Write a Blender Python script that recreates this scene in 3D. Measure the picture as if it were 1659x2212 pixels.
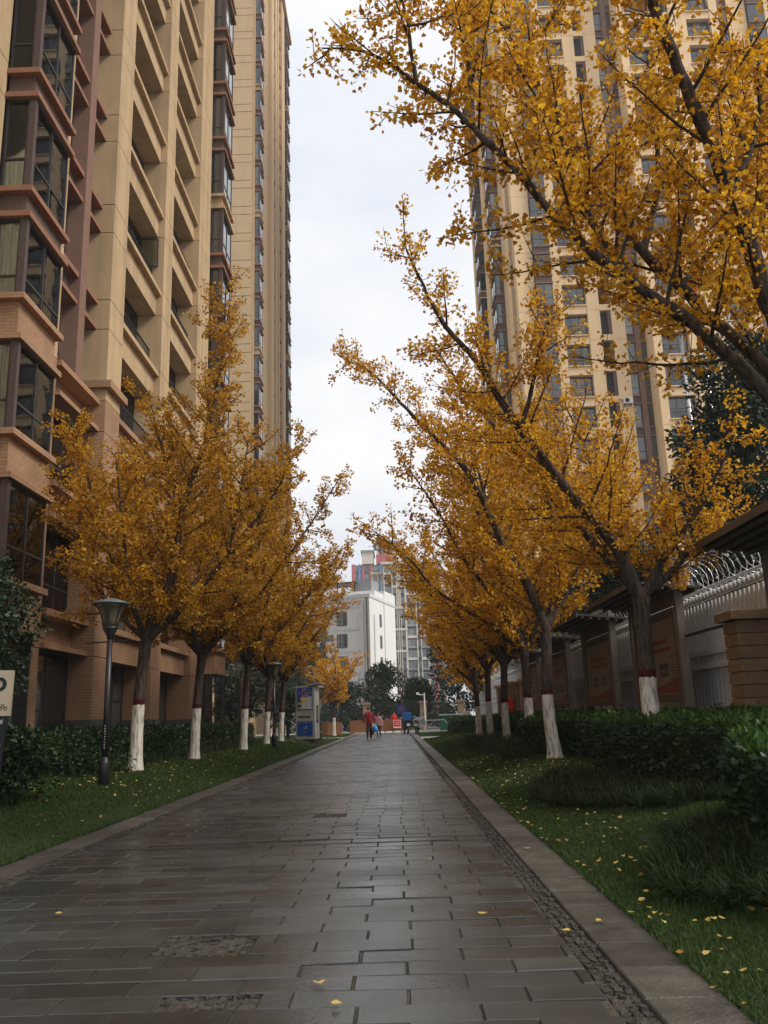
import bpy, bmesh, math, random
import numpy as np
from mathutils import Matrix, Vector, Quaternion

for o in list(bpy.data.objects):
    bpy.data.objects.remove(o, do_unlink=True)
random.seed(7)
RNG = np.random.default_rng(11)
scene = bpy.context.scene
COL = scene.collection
PI = math.pi

# ------------------------------------------------------------------ camera
cam_d = bpy.data.cameras.new('camera')
cam_d.sensor_fit = 'VERTICAL'; cam_d.sensor_height = 36.0
cam_d.lens = 36.0 * 1853.0 / 2212.0
cam_d.clip_start = 0.05; cam_d.clip_end = 3000.0
cam = bpy.data.objects.new('camera', cam_d); COL.objects.link(cam)
M = Matrix(((0.99942155, 0.03318935, 0.00741902), (0.01495541, -0.23298959, -0.97236422), (-0.03054359, 0.97191271, -0.23335118))).to_4x4()
M.translation = (0, 0, 1.1)
cam.matrix_world = M
scene.camera = cam

# ------------------------------------------------------------------ sky and sun
SUN_EL, SUN_AZ = math.radians(43), math.radians(110)     # azimuth clockwise from +Y
world = bpy.data.worlds.new('World'); scene.world = world; world.use_nodes = True
nt = world.node_tree; N = nt.nodes; LK = nt.links; N.clear()
wo = N.new('ShaderNodeOutputWorld')
sky = N.new('ShaderNodeTexSky'); sky.sky_type = 'NISHITA'; sky.sun_disc = False
sky.sun_elevation = SUN_EL; sky.sun_rotation = SUN_AZ; sky.dust_density = 3.0
bg1 = N.new('ShaderNodeBackground'); bg1.inputs[1].default_value = 0.10
LK.new(sky.outputs[0], bg1.inputs[0])
tc = N.new('ShaderNodeTexCoord')
mp = N.new('ShaderNodeMapping'); mp.inputs['Scale'].default_value = (1.0, 1.0, 2.2)
nz = N.new('ShaderNodeTexNoise'); nz.inputs['Scale'].default_value = 2.6; nz.inputs['Detail'].default_value = 6; nz.inputs['Roughness'].default_value = 0.55
LK.new(tc.outputs['Generated'], mp.inputs[0]); LK.new(mp.outputs[0], nz.inputs['Vector'])
rp = N.new('ShaderNodeValToRGB')
rp.color_ramp.elements[0].position = 0.34; rp.color_ramp.elements[0].color = (0.76, 0.80, 0.87, 1)
rp.color_ramp.elements[1].position = 0.62; rp.color_ramp.elements[1].color = (1.0, 0.985, 0.965, 1)
LK.new(nz.outputs['Fac'], rp.inputs[0])
bg2 = N.new('ShaderNodeBackground'); bg2.inputs[1].default_value = 0.57
LK.new(rp.outputs[0], bg2.inputs[0])
mx = N.new('ShaderNodeMixShader'); mx.inputs[0].default_value = 0.92
LK.new(bg1.outputs[0], mx.inputs[1]); LK.new(bg2.outputs[0], mx.inputs[2]); LK.new(mx.outputs[0], wo.inputs[0])

sd = bpy.data.lights.new('sun', 'SUN'); sd.energy = 1.5; sd.angle = math.radians(22); sd.color = (1.0, 0.95, 0.86)
sun = bpy.data.objects.new('sun', sd); COL.objects.link(sun)
sv = Vector((math.sin(SUN_AZ) * math.cos(SUN_EL), math.cos(SUN_AZ) * math.cos(SUN_EL), math.sin(SUN_EL)))
sun.rotation_euler = sv.to_track_quat('Z', 'Y').to_euler()
sun.location = (40, -30, 120)

vs = scene.view_settings
vs.view_transform = 'Standard'; vs.look = 'None'; vs.gamma = 1.0; vs.use_curve_mapping = False
vs.exposure = 1.05
scene.cycles.max_bounces = 6; scene.cycles.transparent_max_bounces = 12
scene.cycles.diffuse_bounces = 3; scene.cycles.glossy_bounces = 3; scene.cycles.transmission_bounces = 4
scene.cycles.sample_clamp_indirect = 4.0

# ------------------------------------------------------------------ materials
MATS = {}
def nodes(name):
    m = bpy.data.materials.new(name); m.use_nodes = True
    t = m.node_tree; b = t.nodes['Principled BSDF']; MATS[name] = m
    return m, t, t.nodes, t.links, b

def mat(name, col, rough=0.7, var=0.12, scale=3.0, bump=0.0, bscale=40.0, spec=0.3, metal=0.0, orand=0.0, stretch=None, stain=0.0):
    m, t, n, l, b = nodes(name)
    b.inputs['Roughness'].default_value = rough; b.inputs['Specular IOR Level'].default_value = spec; b.inputs['Metallic'].default_value = metal
    geo = n.new('ShaderNodeNewGeometry'); vec = geo.outputs['Position']
    if stretch:
        mpn = n.new('ShaderNodeMapping'); mpn.inputs['Scale'].default_value = stretch; l.new(vec, mpn.inputs[0]); vec = mpn.outputs[0]
    nz = n.new('ShaderNodeTexNoise'); nz.inputs['Scale'].default_value = scale; nz.inputs['Detail'].default_value = 5; nz.inputs['Roughness'].default_value = 0.6
    l.new(vec, nz.inputs['Vector'])
    mr = n.new('ShaderNodeMapRange'); mr.inputs[1].default_value = 0.25; mr.inputs[2].default_value = 0.75
    mr.inputs[3].default_value = 1 - var; mr.inputs[4].default_value = 1 + var; l.new(nz.outputs['Fac'], mr.inputs[0])
    val = mr.outputs[0]
    if orand:
        oi = n.new('ShaderNodeObjectInfo'); m2 = n.new('ShaderNodeMapRange'); m2.inputs[3].default_value = 1 - orand; m2.inputs[4].default_value = 1 + orand
        l.new(oi.outputs['Random'], m2.inputs[0]); mm = n.new('ShaderNodeMath'); mm.operation = 'MULTIPLY'; l.new(val, mm.inputs[0]); l.new(m2.outputs[0], mm.inputs[1]); val = mm.outputs[0]
    if stain:
        mp2 = n.new('ShaderNodeMapping'); mp2.inputs['Scale'].default_value = (2.2, 2.2, 0.12); l.new(geo.outputs['Position'], mp2.inputs[0])
        n2 = n.new('ShaderNodeTexNoise'); n2.inputs['Scale'].default_value = 1.3; n2.inputs['Detail'].default_value = 4; l.new(mp2.outputs[0], n2.inputs['Vector'])
        m3 = n.new('ShaderNodeMapRange'); m3.inputs[1].default_value = 0.45; m3.inputs[2].default_value = 0.75; m3.inputs[3].default_value = 1.0; m3.inputs[4].default_value = 1 - stain; l.new(n2.outputs['Fac'], m3.inputs[0])
        mm = n.new('ShaderNodeMath'); mm.operation = 'MULTIPLY'; l.new(val, mm.inputs[0]); l.new(m3.outputs[0], mm.inputs[1]); val = mm.outputs[0]
    mc = n.new('ShaderNodeMix'); mc.data_type = 'RGBA'; mc.blend_type = 'MULTIPLY'; mc.inputs[0].default_value = 1.0
    mc.inputs[6].default_value = (*col, 1); l.new(val, mc.inputs[7]); l.new(mc.outputs[2], b.inputs['Base Color'])
    if bump:
        nb = n.new('ShaderNodeTexNoise'); nb.inputs['Scale'].default_value = bscale; nb.inputs['Detail'].default_value = 4; l.new(vec, nb.inputs['Vector'])
        bp = n.new('ShaderNodeBump'); bp.inputs['Strength'].default_value = bump; bp.inputs['Distance'].default_value = 0.02; l.new(nb.outputs['Fac'], bp.inputs['Height']); l.new(bp.outputs[0], b.inputs['Normal'])
    return m

def brickmat(name, c1, c2, mortar, bw=0.24, rh=0.075, ms=0.008):
    m, t, n, l, b = nodes(name)
    b.inputs['Roughness'].default_value = 0.75; b.inputs['Specular IOR Level'].default_value = 0.2
    geo = n.new('ShaderNodeNewGeometry'); sp = n.new('ShaderNodeSeparateXYZ'); l.new(geo.outputs['Position'], sp.inputs[0])
    ad = n.new('ShaderNodeMath'); l.new(sp.outputs[0], ad.inputs[0]); l.new(sp.outputs[1], ad.inputs[1])
    cb = n.new('ShaderNodeCombineXYZ'); l.new(ad.outputs[0], cb.inputs[0]); l.new(sp.outputs[2], cb.inputs[1])
    br = n.new('ShaderNodeTexBrick'); br.inputs['Scale'].default_value = 1; br.inputs['Brick Width'].default_value = bw; br.inputs['Row Height'].default_value = rh
    br.inputs['Mortar Size'].default_value = ms; br.inputs['Mortar Smooth'].default_value = 0.2
    br.inputs['Color1'].default_value = (*c1, 1); br.inputs['Color2'].default_value = (*c2, 1); br.inputs['Mortar'].default_value = (*mortar, 1)
    l.new(cb.outputs[0], br.inputs['Vector'])
    nz = n.new('ShaderNodeTexNoise'); nz.inputs['Scale'].default_value = 0.9; nz.inputs['Detail'].default_value = 6; l.new(geo.outputs['Position'], nz.inputs['Vector'])
    mr = n.new('ShaderNodeMapRange'); mr.inputs[1].default_value = .3; mr.inputs[2].default_value = .7; mr.inputs[3].default_value = .82; mr.inputs[4].default_value = 1.12; l.new(nz.outputs['Fac'], mr.inputs[0])
    mc = n.new('ShaderNodeMix'); mc.data_type = 'RGBA'; mc.blend_type = 'MULTIPLY'; mc.inputs[0].default_value = 1
    l.new(br.outputs['Color'], mc.inputs[6]); l.new(mr.outputs[0], mc.inputs[7]); l.new(mc.outputs[2], b.inputs['Base Color'])
    bp = n.new('ShaderNodeBump'); bp.inputs['Strength'].default_value = .6; bp.inputs['Distance'].default_value = .01; bp.invert = True
    l.new(br.outputs['Fac'], bp.inputs['Height']); l.new(bp.outputs[0], b.inputs['Normal'])
    return m

def leafmat(name, cols, trans=0.4, rough=0.5, spec=0.25):
    m, t, n, l, b = nodes(name)
    geo = n.new('ShaderNodeNewGeometry'); rp = n.new('ShaderNodeValToRGB')
    els = rp.color_ramp.elements
    while len(els) < len(cols): els.new(0.5)
    for i, c in enumerate(cols):
        els[i].position = i / (len(cols) - 1); els[i].color = (*c, 1)
    l.new(geo.outputs['Random Per Island'], rp.inputs[0]); l.new(rp.outputs[0], b.inputs['Base Color'])
    b.inputs['Roughness'].default_value = rough; b.inputs['Specular IOR Level'].default_value = spec
    tr = n.new('ShaderNodeBsdfTranslucent'); l.new(rp.outputs[0], tr.inputs[0])
    ms = n.new('ShaderNodeMixShader'); ms.inputs[0].default_value = trans
    out = n['Material Output']; l.new(b.outputs[0], ms.inputs[1]); l.new(tr.outputs[0], ms.inputs[2]); l.new(ms.outputs[0], out.inputs[0])
    return m

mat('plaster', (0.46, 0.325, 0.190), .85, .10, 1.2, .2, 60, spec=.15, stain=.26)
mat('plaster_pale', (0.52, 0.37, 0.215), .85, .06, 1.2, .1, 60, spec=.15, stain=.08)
mat('plaster_sunlit', (0.79, 0.56, 0.325), .85, .06, 1.2, .1, 60, spec=.15, stain=.08)  # lighter copy of plaster; the right tower's sunlit look is put into its colour
mat('ledge_red', (0.255, 0.125, 0.078), .8, .12, 4, .1, 60, spec=.2)
mat('brown', (0.120, 0.080, 0.064), .8, .12, 4, .1, 60, spec=.2)
mat('fin_brown', (0.205, 0.118, 0.086), .8, .10, 3, .1, 60, spec=.2)
brickmat('brick_tile', (0.38, 0.228, 0.132), (0.335, 0.195, 0.112), (0.24, 0.145, 0.09))
mat('plinth_grey', (0.085, 0.085, 0.085), .7, .15, 3, .2, 30)
mat('room_dark', (0.035, 0.03, 0.026), .9, .2, 2)  # near-black colour stands in for the shade inside rooms and recesses
mat('frame_dark', (0.030, 0.026, 0.026), .4, .1, 5, spec=.5)
mat('post_brown', (0.075, 0.052, 0.048), .5, .1, 5)
mat('rail_black', (0.02, 0.02, 0.022), .45, .1, 5)
mat('curtain_green', (0.50, 0.54, 0.30), .9, .55, 3, stretch=(9, 9, .4))  # strong vertical streaks paint the shading of the folds into the colour
mat('curtain_white', (0.62, 0.58, 0.47), .9, .6, 3, stretch=(9, 9, .4))  # fold shading painted in as vertical streaks, as on the green cloth
mat('white_paint', (0.80, 0.79, 0.765), .7, .05, 1.5, .1, 40, stain=.10)
mat('white_trim', (0.66, 0.66, 0.665), .7, .08, 2)
mat('cream_far', (0.66, 0.60, 0.49), .8, .06, .3)
mat('red_far', (0.46, 0.10, 0.09), .8, .08, .3)
mat('bluegrey_far', (0.12, 0.15, 0.22), .7, .1, .3)
mat('blue_far', (0.10, 0.25, 0.52), .7, .1, .3)
mat('brown_far', (0.17, 0.125, 0.11), .8, .1, .3)
mat('grey_far', (0.30, 0.31, 0.32), .7, .1, .3)
mat('rust_drip', (0.16, 0.13, 0.10), .8, .4, 2.0, stretch=(3, 3, .5))
mat('earth', (0.050, 0.032, 0.020), .95, .35, 6, .6, 30)
mat('ground_far', (0.10, 0.095, 0.085), .9, .2, .6)
mat('lawn_soil', (0.022, 0.034, 0.010), .95, .35, 5, .6, 40)
mat('concrete_light', (0.27, 0.255, 0.225), .75, .12, 2, .2, 40)
mat('kerb_stone', (0.066, 0.060, 0.050), .50, .45, 5.5, .6, 55, orand=.28)
mat('cobble', (0.046, 0.041, 0.034), .6, .45, 14, .7, 60)
mat('cobble_dark', (0.024, 0.020, 0.016), .6, .6, 16, .8, 60)
mat('mortar', (0.060, 0.050, 0.036), .85, .35, 12, .5, 60)
mat('fence_grey', (0.66, 0.67, 0.68), .5, .10, 5, spec=.4, metal=.15)
mat('wire', (0.42, 0.42, 0.42), .35, .1, 5, metal=.8)
mat('block_stone', (0.25, 0.168, 0.102), .9, .22, 6, .8, 26, orand=.10)
mat('timber_grey', (0.17, 0.145, 0.118), .8, .25, 4, .3, 30, stretch=(6, 6, .6))
mat('timber_brown', (0.125, 0.092, 0.060), .75, .25, 4, .3, 30, stretch=(6, 6, .6))
mat('canopy_dark', (0.055, 0.048, 0.043), .7, .2, 4)
mat('board_paper', (0.22, 0.17, 0.12), .6, .10, 2)
mat('board_red', (0.20, 0.045, 0.03), .6, .10, 2)
mat('board_text', (0.06, 0.05, 0.042), .6, .1, 4)
mat('steel', (0.62, 0.62, 0.62), .18, .05, 3, metal=1.0)
mat('flag_red', (0.62, 0.02, 0.02), .7, .08, 3)
mat('flag_yellow', (0.8, 0.6, 0.05), .7, .05, 3)
mat('lamp_iron', (0.012, 0.013, 0.015), .38, .2, 6, spec=.5)
mat('lamp_glass', (0.095, 0.082, 0.046), .25, .15, 5, spec=.5)
mat('lamp_top', (0.10, 0.125, 0.125), .35, .2, 6)
mat('sign_cream', (0.50, 0.42, 0.30), .5, .08, 3)
mat('sign_black', (0.010, 0.011, 0.014), .35, .1, 3)
mat('sign_white', (0.72, 0.72, 0.72), .5, .05, 3)
mat('kiosk_grey', (0.28, 0.265, 0.24), .5, .08, 2)
mat('kiosk_blue', (0.006, 0.055, 0.23), .4, .08, 2)
mat('kiosk_blue_dark', (0.008, 0.025, 0.11), .4, .05, 2)
mat('kiosk_orange', (0.70, 0.14, 0.04), .5, .08, 3)
mat('kiosk_yellow', (0.60, 0.36, 0.03), .5, .08, 3)
mat('kiosk_pale', (0.42, 0.38, 0.36), .5, .08, 3)
mat('kiosk_green', (0.28, 0.32, 0.10), .5, .08, 3)
mat('bamboo', (0.21, 0.085, 0.030), .7, .3, 8, .4, 30, stretch=(7, 7, .5))
mat('bin_green', (0.012, 0.085, 0.040), .45, .1, 3)
mat('bin_lid', (0.30, 0.36, 0.34), .45, .1, 3)
mat('jacket_red', (0.19, 0.006, 0.012), .85, .12, 6)
mat('coat_pink', (0.50, 0.23, 0.24), .85, .12, 6)
mat('coat_white', (0.68, 0.60, 0.55), .85, .08, 6)
mat('cloth_black', (0.012, 0.012, 0.014), .85, .1, 6)
mat('skin', (0.42, 0.22, 0.15), .6, .05, 6)
mat('hair', (0.012, 0.010, 0.009), .5, .1, 6)
mat('bag_blue', (0.02, 0.20, 0.48), .4, .1, 6)
mat('bag_yellow', (0.60, 0.48, 0.05), .4, .1, 6)
mat('bag_red', (0.5, 0.06, 0.02), .4, .1, 6)
mat('scooter_grey', (0.13, 0.13, 0.14), .35, .1, 4)
mat('rubber', (0.012, 0.012, 0.012), .8, .1, 4)
mat('plate_green', (0.35, 0.62, 0.45), .5, .05, 4)
mat('box_blue', (0.010, 0.07, 0.26), .4, .08, 4)
mat('ac_white', (0.70, 0.69, 0.66), .5, .05, 4)
mat('cable', (0.02, 0.02, 0.02), .7, .05, 4)
mat('palm_fibre', (0.07, 0.05, 0.035), .9, .3, 10, .6, 40)
mat('dark_bark', (0.045, 0.036, 0.028), .9, .3, 8, .6, 30, stretch=(3, 3, .6))
mat('bare_twig', (0.16, 0.14, 0.125), .9, .2, 6)
mat('ginkgo_twig', (0.045, 0.030, 0.020), .9, .25, 10)
mat('flower_red', (0.55, 0.01, 0.05), .6, .15, 8)
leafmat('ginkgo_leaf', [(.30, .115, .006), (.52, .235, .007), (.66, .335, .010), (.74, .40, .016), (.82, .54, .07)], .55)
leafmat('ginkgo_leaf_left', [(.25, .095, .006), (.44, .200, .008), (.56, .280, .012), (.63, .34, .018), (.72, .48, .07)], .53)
leafmat('fallen_leaf', [(.24, .13, .03), (.46, .30, .06), (.58, .42, .13), (.62, .48, .2)], .2)
leafmat('grass_blade', [(.014, .036, .006), (.027, .064, .009), (.050, .092, .016), (.085, .10, .03)], .3, .55)
leafmat('lilyturf_blade', [(.012, .024, .008), (.021, .040, .012), (.042, .062, .020)], .2, .55, .15)
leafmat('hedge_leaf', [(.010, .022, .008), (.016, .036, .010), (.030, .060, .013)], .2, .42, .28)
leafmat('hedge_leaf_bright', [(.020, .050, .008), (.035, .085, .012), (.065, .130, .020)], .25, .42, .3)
leafmat('evergreen_leaf', [(.010, .022, .010), (.016, .034, .013), (.030, .052, .020)], .2, .45, .35)
leafmat('tree_leaf_mid', [(.020, .040, .012), (.035, .060, .018), (.055, .075, .022)], .25, .5, .3)
leafmat('palm_leaf', [(.012, .028, .012), (.022, .045, .018), (.04, .065, .025)], .2, .4, .4)

def glass_clear(name, tint):
    m, t, n, l, b = nodes(name)
    n.remove(b)
    tr = n.new('ShaderNodeBsdfTransparent'); tr.inputs[0].default_value = (*tint, 1)
    gl = n.new('ShaderNodeBsdfGlossy'); gl.inputs['Roughness'].default_value = 0.015; gl.inputs[0].default_value = (.9, .95, 1, 1)
    fr = n.new('ShaderNodeFresnel'); fr.inputs[0].default_value = 1.5
    geo = n.new('ShaderNodeNewGeometry'); nz = n.new('ShaderNodeTexNoise'); nz.inputs['Scale'].default_value = 1.6; nz.inputs['Detail'].default_value = 1
    l.new(geo.outputs['Position'], nz.inputs['Vector'])
    bp = n.new('ShaderNodeBump'); bp.inputs['Strength'].default_value = .05; bp.inputs['Distance'].default_value = .03; l.new(nz.outputs['Fac'], bp.inputs['Height']); l.new(bp.outputs[0], gl.inputs['Normal'])
    ms = n.new('ShaderNodeMixShader'); l.new(fr.outputs[0], ms.inputs[0]); l.new(tr.outputs[0], ms.inputs[1]); l.new(gl.outputs[0], ms.inputs[2])
    l.new(ms.outputs[0], n['Material Output'].inputs[0])
glass_clear('glass_clear', (.86, .90, .86))

def glass_dark(name, cols, rough=.05):
    m, t, n, l, b = nodes(name)
    oi = n.new('ShaderNodeObjectInfo'); rp = n.new('ShaderNodeValToRGB'); els = rp.color_ramp.elements
    while len(els) < len(cols): els.new(.5)
    for i, (p, c) in enumerate(cols): els[i].position = p; els[i].color = (*c, 1)
    l.new(oi.outputs['Random'], rp.inputs[0]); l.new(rp.outputs[0], b.inputs['Base Color'])
    b.inputs['Roughness'].default_value = rough; b.inputs['Specular IOR Level'].default_value = .9; b.inputs['IOR'].default_value = 1.6
    geo = n.new('ShaderNodeNewGeometry'); nz = n.new('ShaderNodeTexNoise'); nz.inputs['Scale'].default_value = 1.1; nz.inputs['Detail'].default_value = 1
    l.new(geo.outputs['Position'], nz.inputs['Vector'])
    bp = n.new('ShaderNodeBump'); bp.inputs['Strength'].default_value = .06; bp.inputs['Distance'].default_value = .03; l.new(nz.outputs['Fac'], bp.inputs['Height']); l.new(bp.outputs[0], b.inputs['Normal'])
glass_dark('glass_dark', [(0, (.012, .015, .016)), (.6, (.03, .035, .036)), (.85, (.07, .075, .07)), (1, (.16, .15, .125))])
glass_dark('glass_far', [(0, (.05, .065, .075)), (.5, (.09, .11, .12)), (1, (.2, .22, .22))], .1)

def haze_mat():
    m = bpy.data.materials.new('haze_air'); m.use_nodes = True; n = m.node_tree.nodes; n.clear(); MATS['haze_air'] = m
    o = n.new('ShaderNodeOutputMaterial'); v = n.new('ShaderNodeVolumePrincipled'); v.inputs['Color'].default_value = (.93, .95, 1, 1); v.inputs['Density'].default_value = .0007; v.inputs['Anisotropy'].default_value = .2
    m.node_tree.links.new(v.outputs[0], o.inputs['Volume'])
haze_mat()

# bark with whitewash and red band, by height above the tree's base
def bark():
    m, t, n, l, b = nodes('ginkgo_bark')
    tco = n.new('ShaderNodeTexCoord'); sp = n.new('ShaderNodeSeparateXYZ'); l.new(tco.outputs['Object'], sp.inputs[0])
    mpn = n.new('ShaderNodeMapping'); mpn.inputs['Scale'].default_value = (26, 26, 5); l.new(tco.outputs['Object'], mpn.inputs[0])
    nz = n.new('ShaderNodeTexNoise'); nz.inputs['Scale'].default_value = 1.0; nz.inputs['Detail'].default_value = 5; l.new(mpn.outputs[0], nz.inputs['Vector'])
    ed = n.new('ShaderNodeTexNoise'); ed.inputs['Scale'].default_value = 30; l.new(tco.outputs['Object'], ed.inputs['Vector'])
    ma = n.new('ShaderNodeMath'); ma.operation = 'MULTIPLY_ADD'; ma.inputs[1].default_value = .07; l.new(ed.outputs['Fac'], ma.inputs[0]); oi = n.new('ShaderNodeObjectInfo'); of = n.new('ShaderNodeMath'); of.operation = 'MULTIPLY_ADD'; of.inputs[1].default_value = .14; l.new(oi.outputs['Random'], of.inputs[0]); l.new(sp.outputs[2], of.inputs[2]); l.new(of.outputs[0], ma.inputs[2])
    r1 = n.new('ShaderNodeValToRGB'); r1.color_ramp.elements[0].color = (.018, .013, .010, 1); r1.color_ramp.elements[1].color = (.105, .078, .060, 1)
    r1.color_ramp.elements[0].position = .3; r1.color_ramp.elements[1].position = .72; l.new(nz.outputs['Fac'], r1.inputs[0])
    r2 = n.new('ShaderNodeValToRGB'); r2.color_ramp.elements[0].color = (.20, .17, .13, 1); r2.color_ramp.elements[1].color = (.60, .565, .50, 1)
    r2.color_ramp.elements[0].position = .30; r2.color_ramp.elements[1].position = .52; l.new(nz.outputs['Fac'], r2.inputs[0])
    def step(z):
        s = n.new('ShaderNodeMath'); s.operation = 'LESS_THAN'; s.inputs[1].default_value = z; l.new(ma.outputs[0], s.inputs[0]); return s.outputs[0]
    m1 = n.new('ShaderNodeMix'); m1.data_type = 'RGBA'; l.new(step(1.40), m1.inputs[0]); l.new(r1.outputs[0], m1.inputs[6]); m1.inputs[7].default_value = (.058, .009, .008, 1)
    m2 = n.new('ShaderNodeMix'); m2.data_type = 'RGBA'; l.new(step(1.30), m2.inputs[0]); l.new(m1.outputs[2], m2.inputs[6]); l.new(r2.outputs[0], m2.inputs[7])
    m3 = n.new('ShaderNodeMix'); m3.data_type = 'RGBA'; l.new(step(.075), m3.inputs[0]); l.new(m2.outputs[2], m3.inputs[6]); m3.inputs[7].default_value = (.11, .02, .015, 1)
    l.new(m3.outputs[2], b.inputs['Base Color']); b.inputs['Roughness'].default_value = .9; b.inputs['Specular IOR Level'].default_value = .15
    bp = n.new('ShaderNodeBump'); bp.inputs['Strength'].default_value = .9; bp.inputs['Distance'].default_value = .02; l.new(nz.outputs['Fac'], bp.inputs['Height']); l.new(bp.outputs[0], b.inputs['Normal'])
bark()

# wet slate paving
def slate():
    m, t, n, l, b = nodes('slate')
    geo = n.new('ShaderNodeNewGeometry'); oi = n.new('ShaderNodeObjectInfo')
    nz = n.new('ShaderNodeTexNoise'); nz.inputs['Scale'].default_value = 1.3; nz.inputs['Detail'].default_value = 8; nz.inputs['Roughness'].default_value = .65; l.new(geo.outputs['Position'], nz.inputs['Vector'])
    rp = n.new('ShaderNodeValToRGB'); rp.color_ramp.elements[0].position = .32; rp.color_ramp.elements[0].color = (.016, .0185, .0185, 1)
    rp.color_ramp.elements[1].position = .72; rp.color_ramp.elements[1].color = (.050, .053, .050, 1); l.new(nz.outputs['Fac'], rp.inputs[0])
    rnd = n.new('ShaderNodeMath'); rnd.operation = 'ADD'; l.new(oi.outputs['Random'], rnd.inputs[0]); l.new(geo.outputs['Random Per Island'], rnd.inputs[1])
    fr = n.new('ShaderNodeMath'); fr.operation = 'FRACT'; l.new(rnd.outputs[0], fr.inputs[0])
    mr = n.new('ShaderNodeMapRange'); mr.inputs[3].default_value = .78; mr.inputs[4].default_value = 1.25; l.new(fr.outputs[0], mr.inputs[0])
    mc = n.new('ShaderNodeMix'); mc.data_type = 'RGBA'; mc.blend_type = 'MULTIPLY'; mc.inputs[0].default_value = 1; l.new(rp.outputs[0], mc.inputs[6]); l.new(mr.outputs[0], mc.inputs[7])
    l.new(mc.outputs[2], b.inputs['Base Color'])
    n2 = n.new('ShaderNodeTexNoise'); n2.inputs['Scale'].default_value = .7; n2.inputs['Detail'].default_value = 6; n2.inputs['Roughness'].default_value = .6; l.new(geo.outputs['Position'], n2.inputs['Vector'])
    ad = n.new('ShaderNodeMath'); ad.operation = 'MULTIPLY_ADD'; ad.inputs[1].default_value = .12; l.new(fr.outputs[0], ad.inputs[0]); l.new(n2.outputs['Fac'], ad.inputs[2])
    m2 = n.new('ShaderNodeMapRange'); m2.inputs[1].default_value = .38; m2.inputs[2].default_value = .72; m2.inputs[3].default_value = .19; m2.inputs[4].default_value = .43; l.new(ad.outputs[0], m2.inputs[0])
    l.new(m2.outputs[0], b.inputs['Roughness']); b.inputs['Specular IOR Level'].default_value = .72
    nb = n.new('ShaderNodeTexNoise'); nb.inputs['Scale'].default_value = 28; nb.inputs['Detail'].default_value = 6; l.new(geo.outputs['Position'], nb.inputs['Vector'])
    bp = n.new('ShaderNodeBump'); bp.inputs['Strength'].default_value = .14; bp.inputs['Distance'].default_value = .012; l.new(nb.outputs['Fac'], bp.inputs['Height']); l.new(bp.outputs[0], b.inputs['Normal'])
slate()

# ------------------------------------------------------------------ object helpers
WL = {}                                    # world position of every object's origin (no rotations while building)
def link(o, loc=(0, 0, 0), parent=None):
    COL.objects.link(o); w = Vector(loc); WL[o.name] = w
    if parent is not None:
        o.parent = parent; o.location = w - WL[parent.name]
    else:
        o.location = w
    return o
def tag(o, label=None, cat=None, group=None, kind=None):
    if label: o['label'] = label
    if cat: o['category'] = cat
    if group: o['group'] = group
    if kind: o['kind'] = kind
    return o
def thing(name, label, cat, loc=(0, 0, 0), group=None):
    o = bpy.data.objects.new(name, None); o.empty_display_size = .3
    link(o, loc); return tag(o, label, cat, group)
def obj(name, me, loc=(0, 0, 0), parent=None):
    return link(bpy.data.objects.new(name, me), loc, parent)

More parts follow.
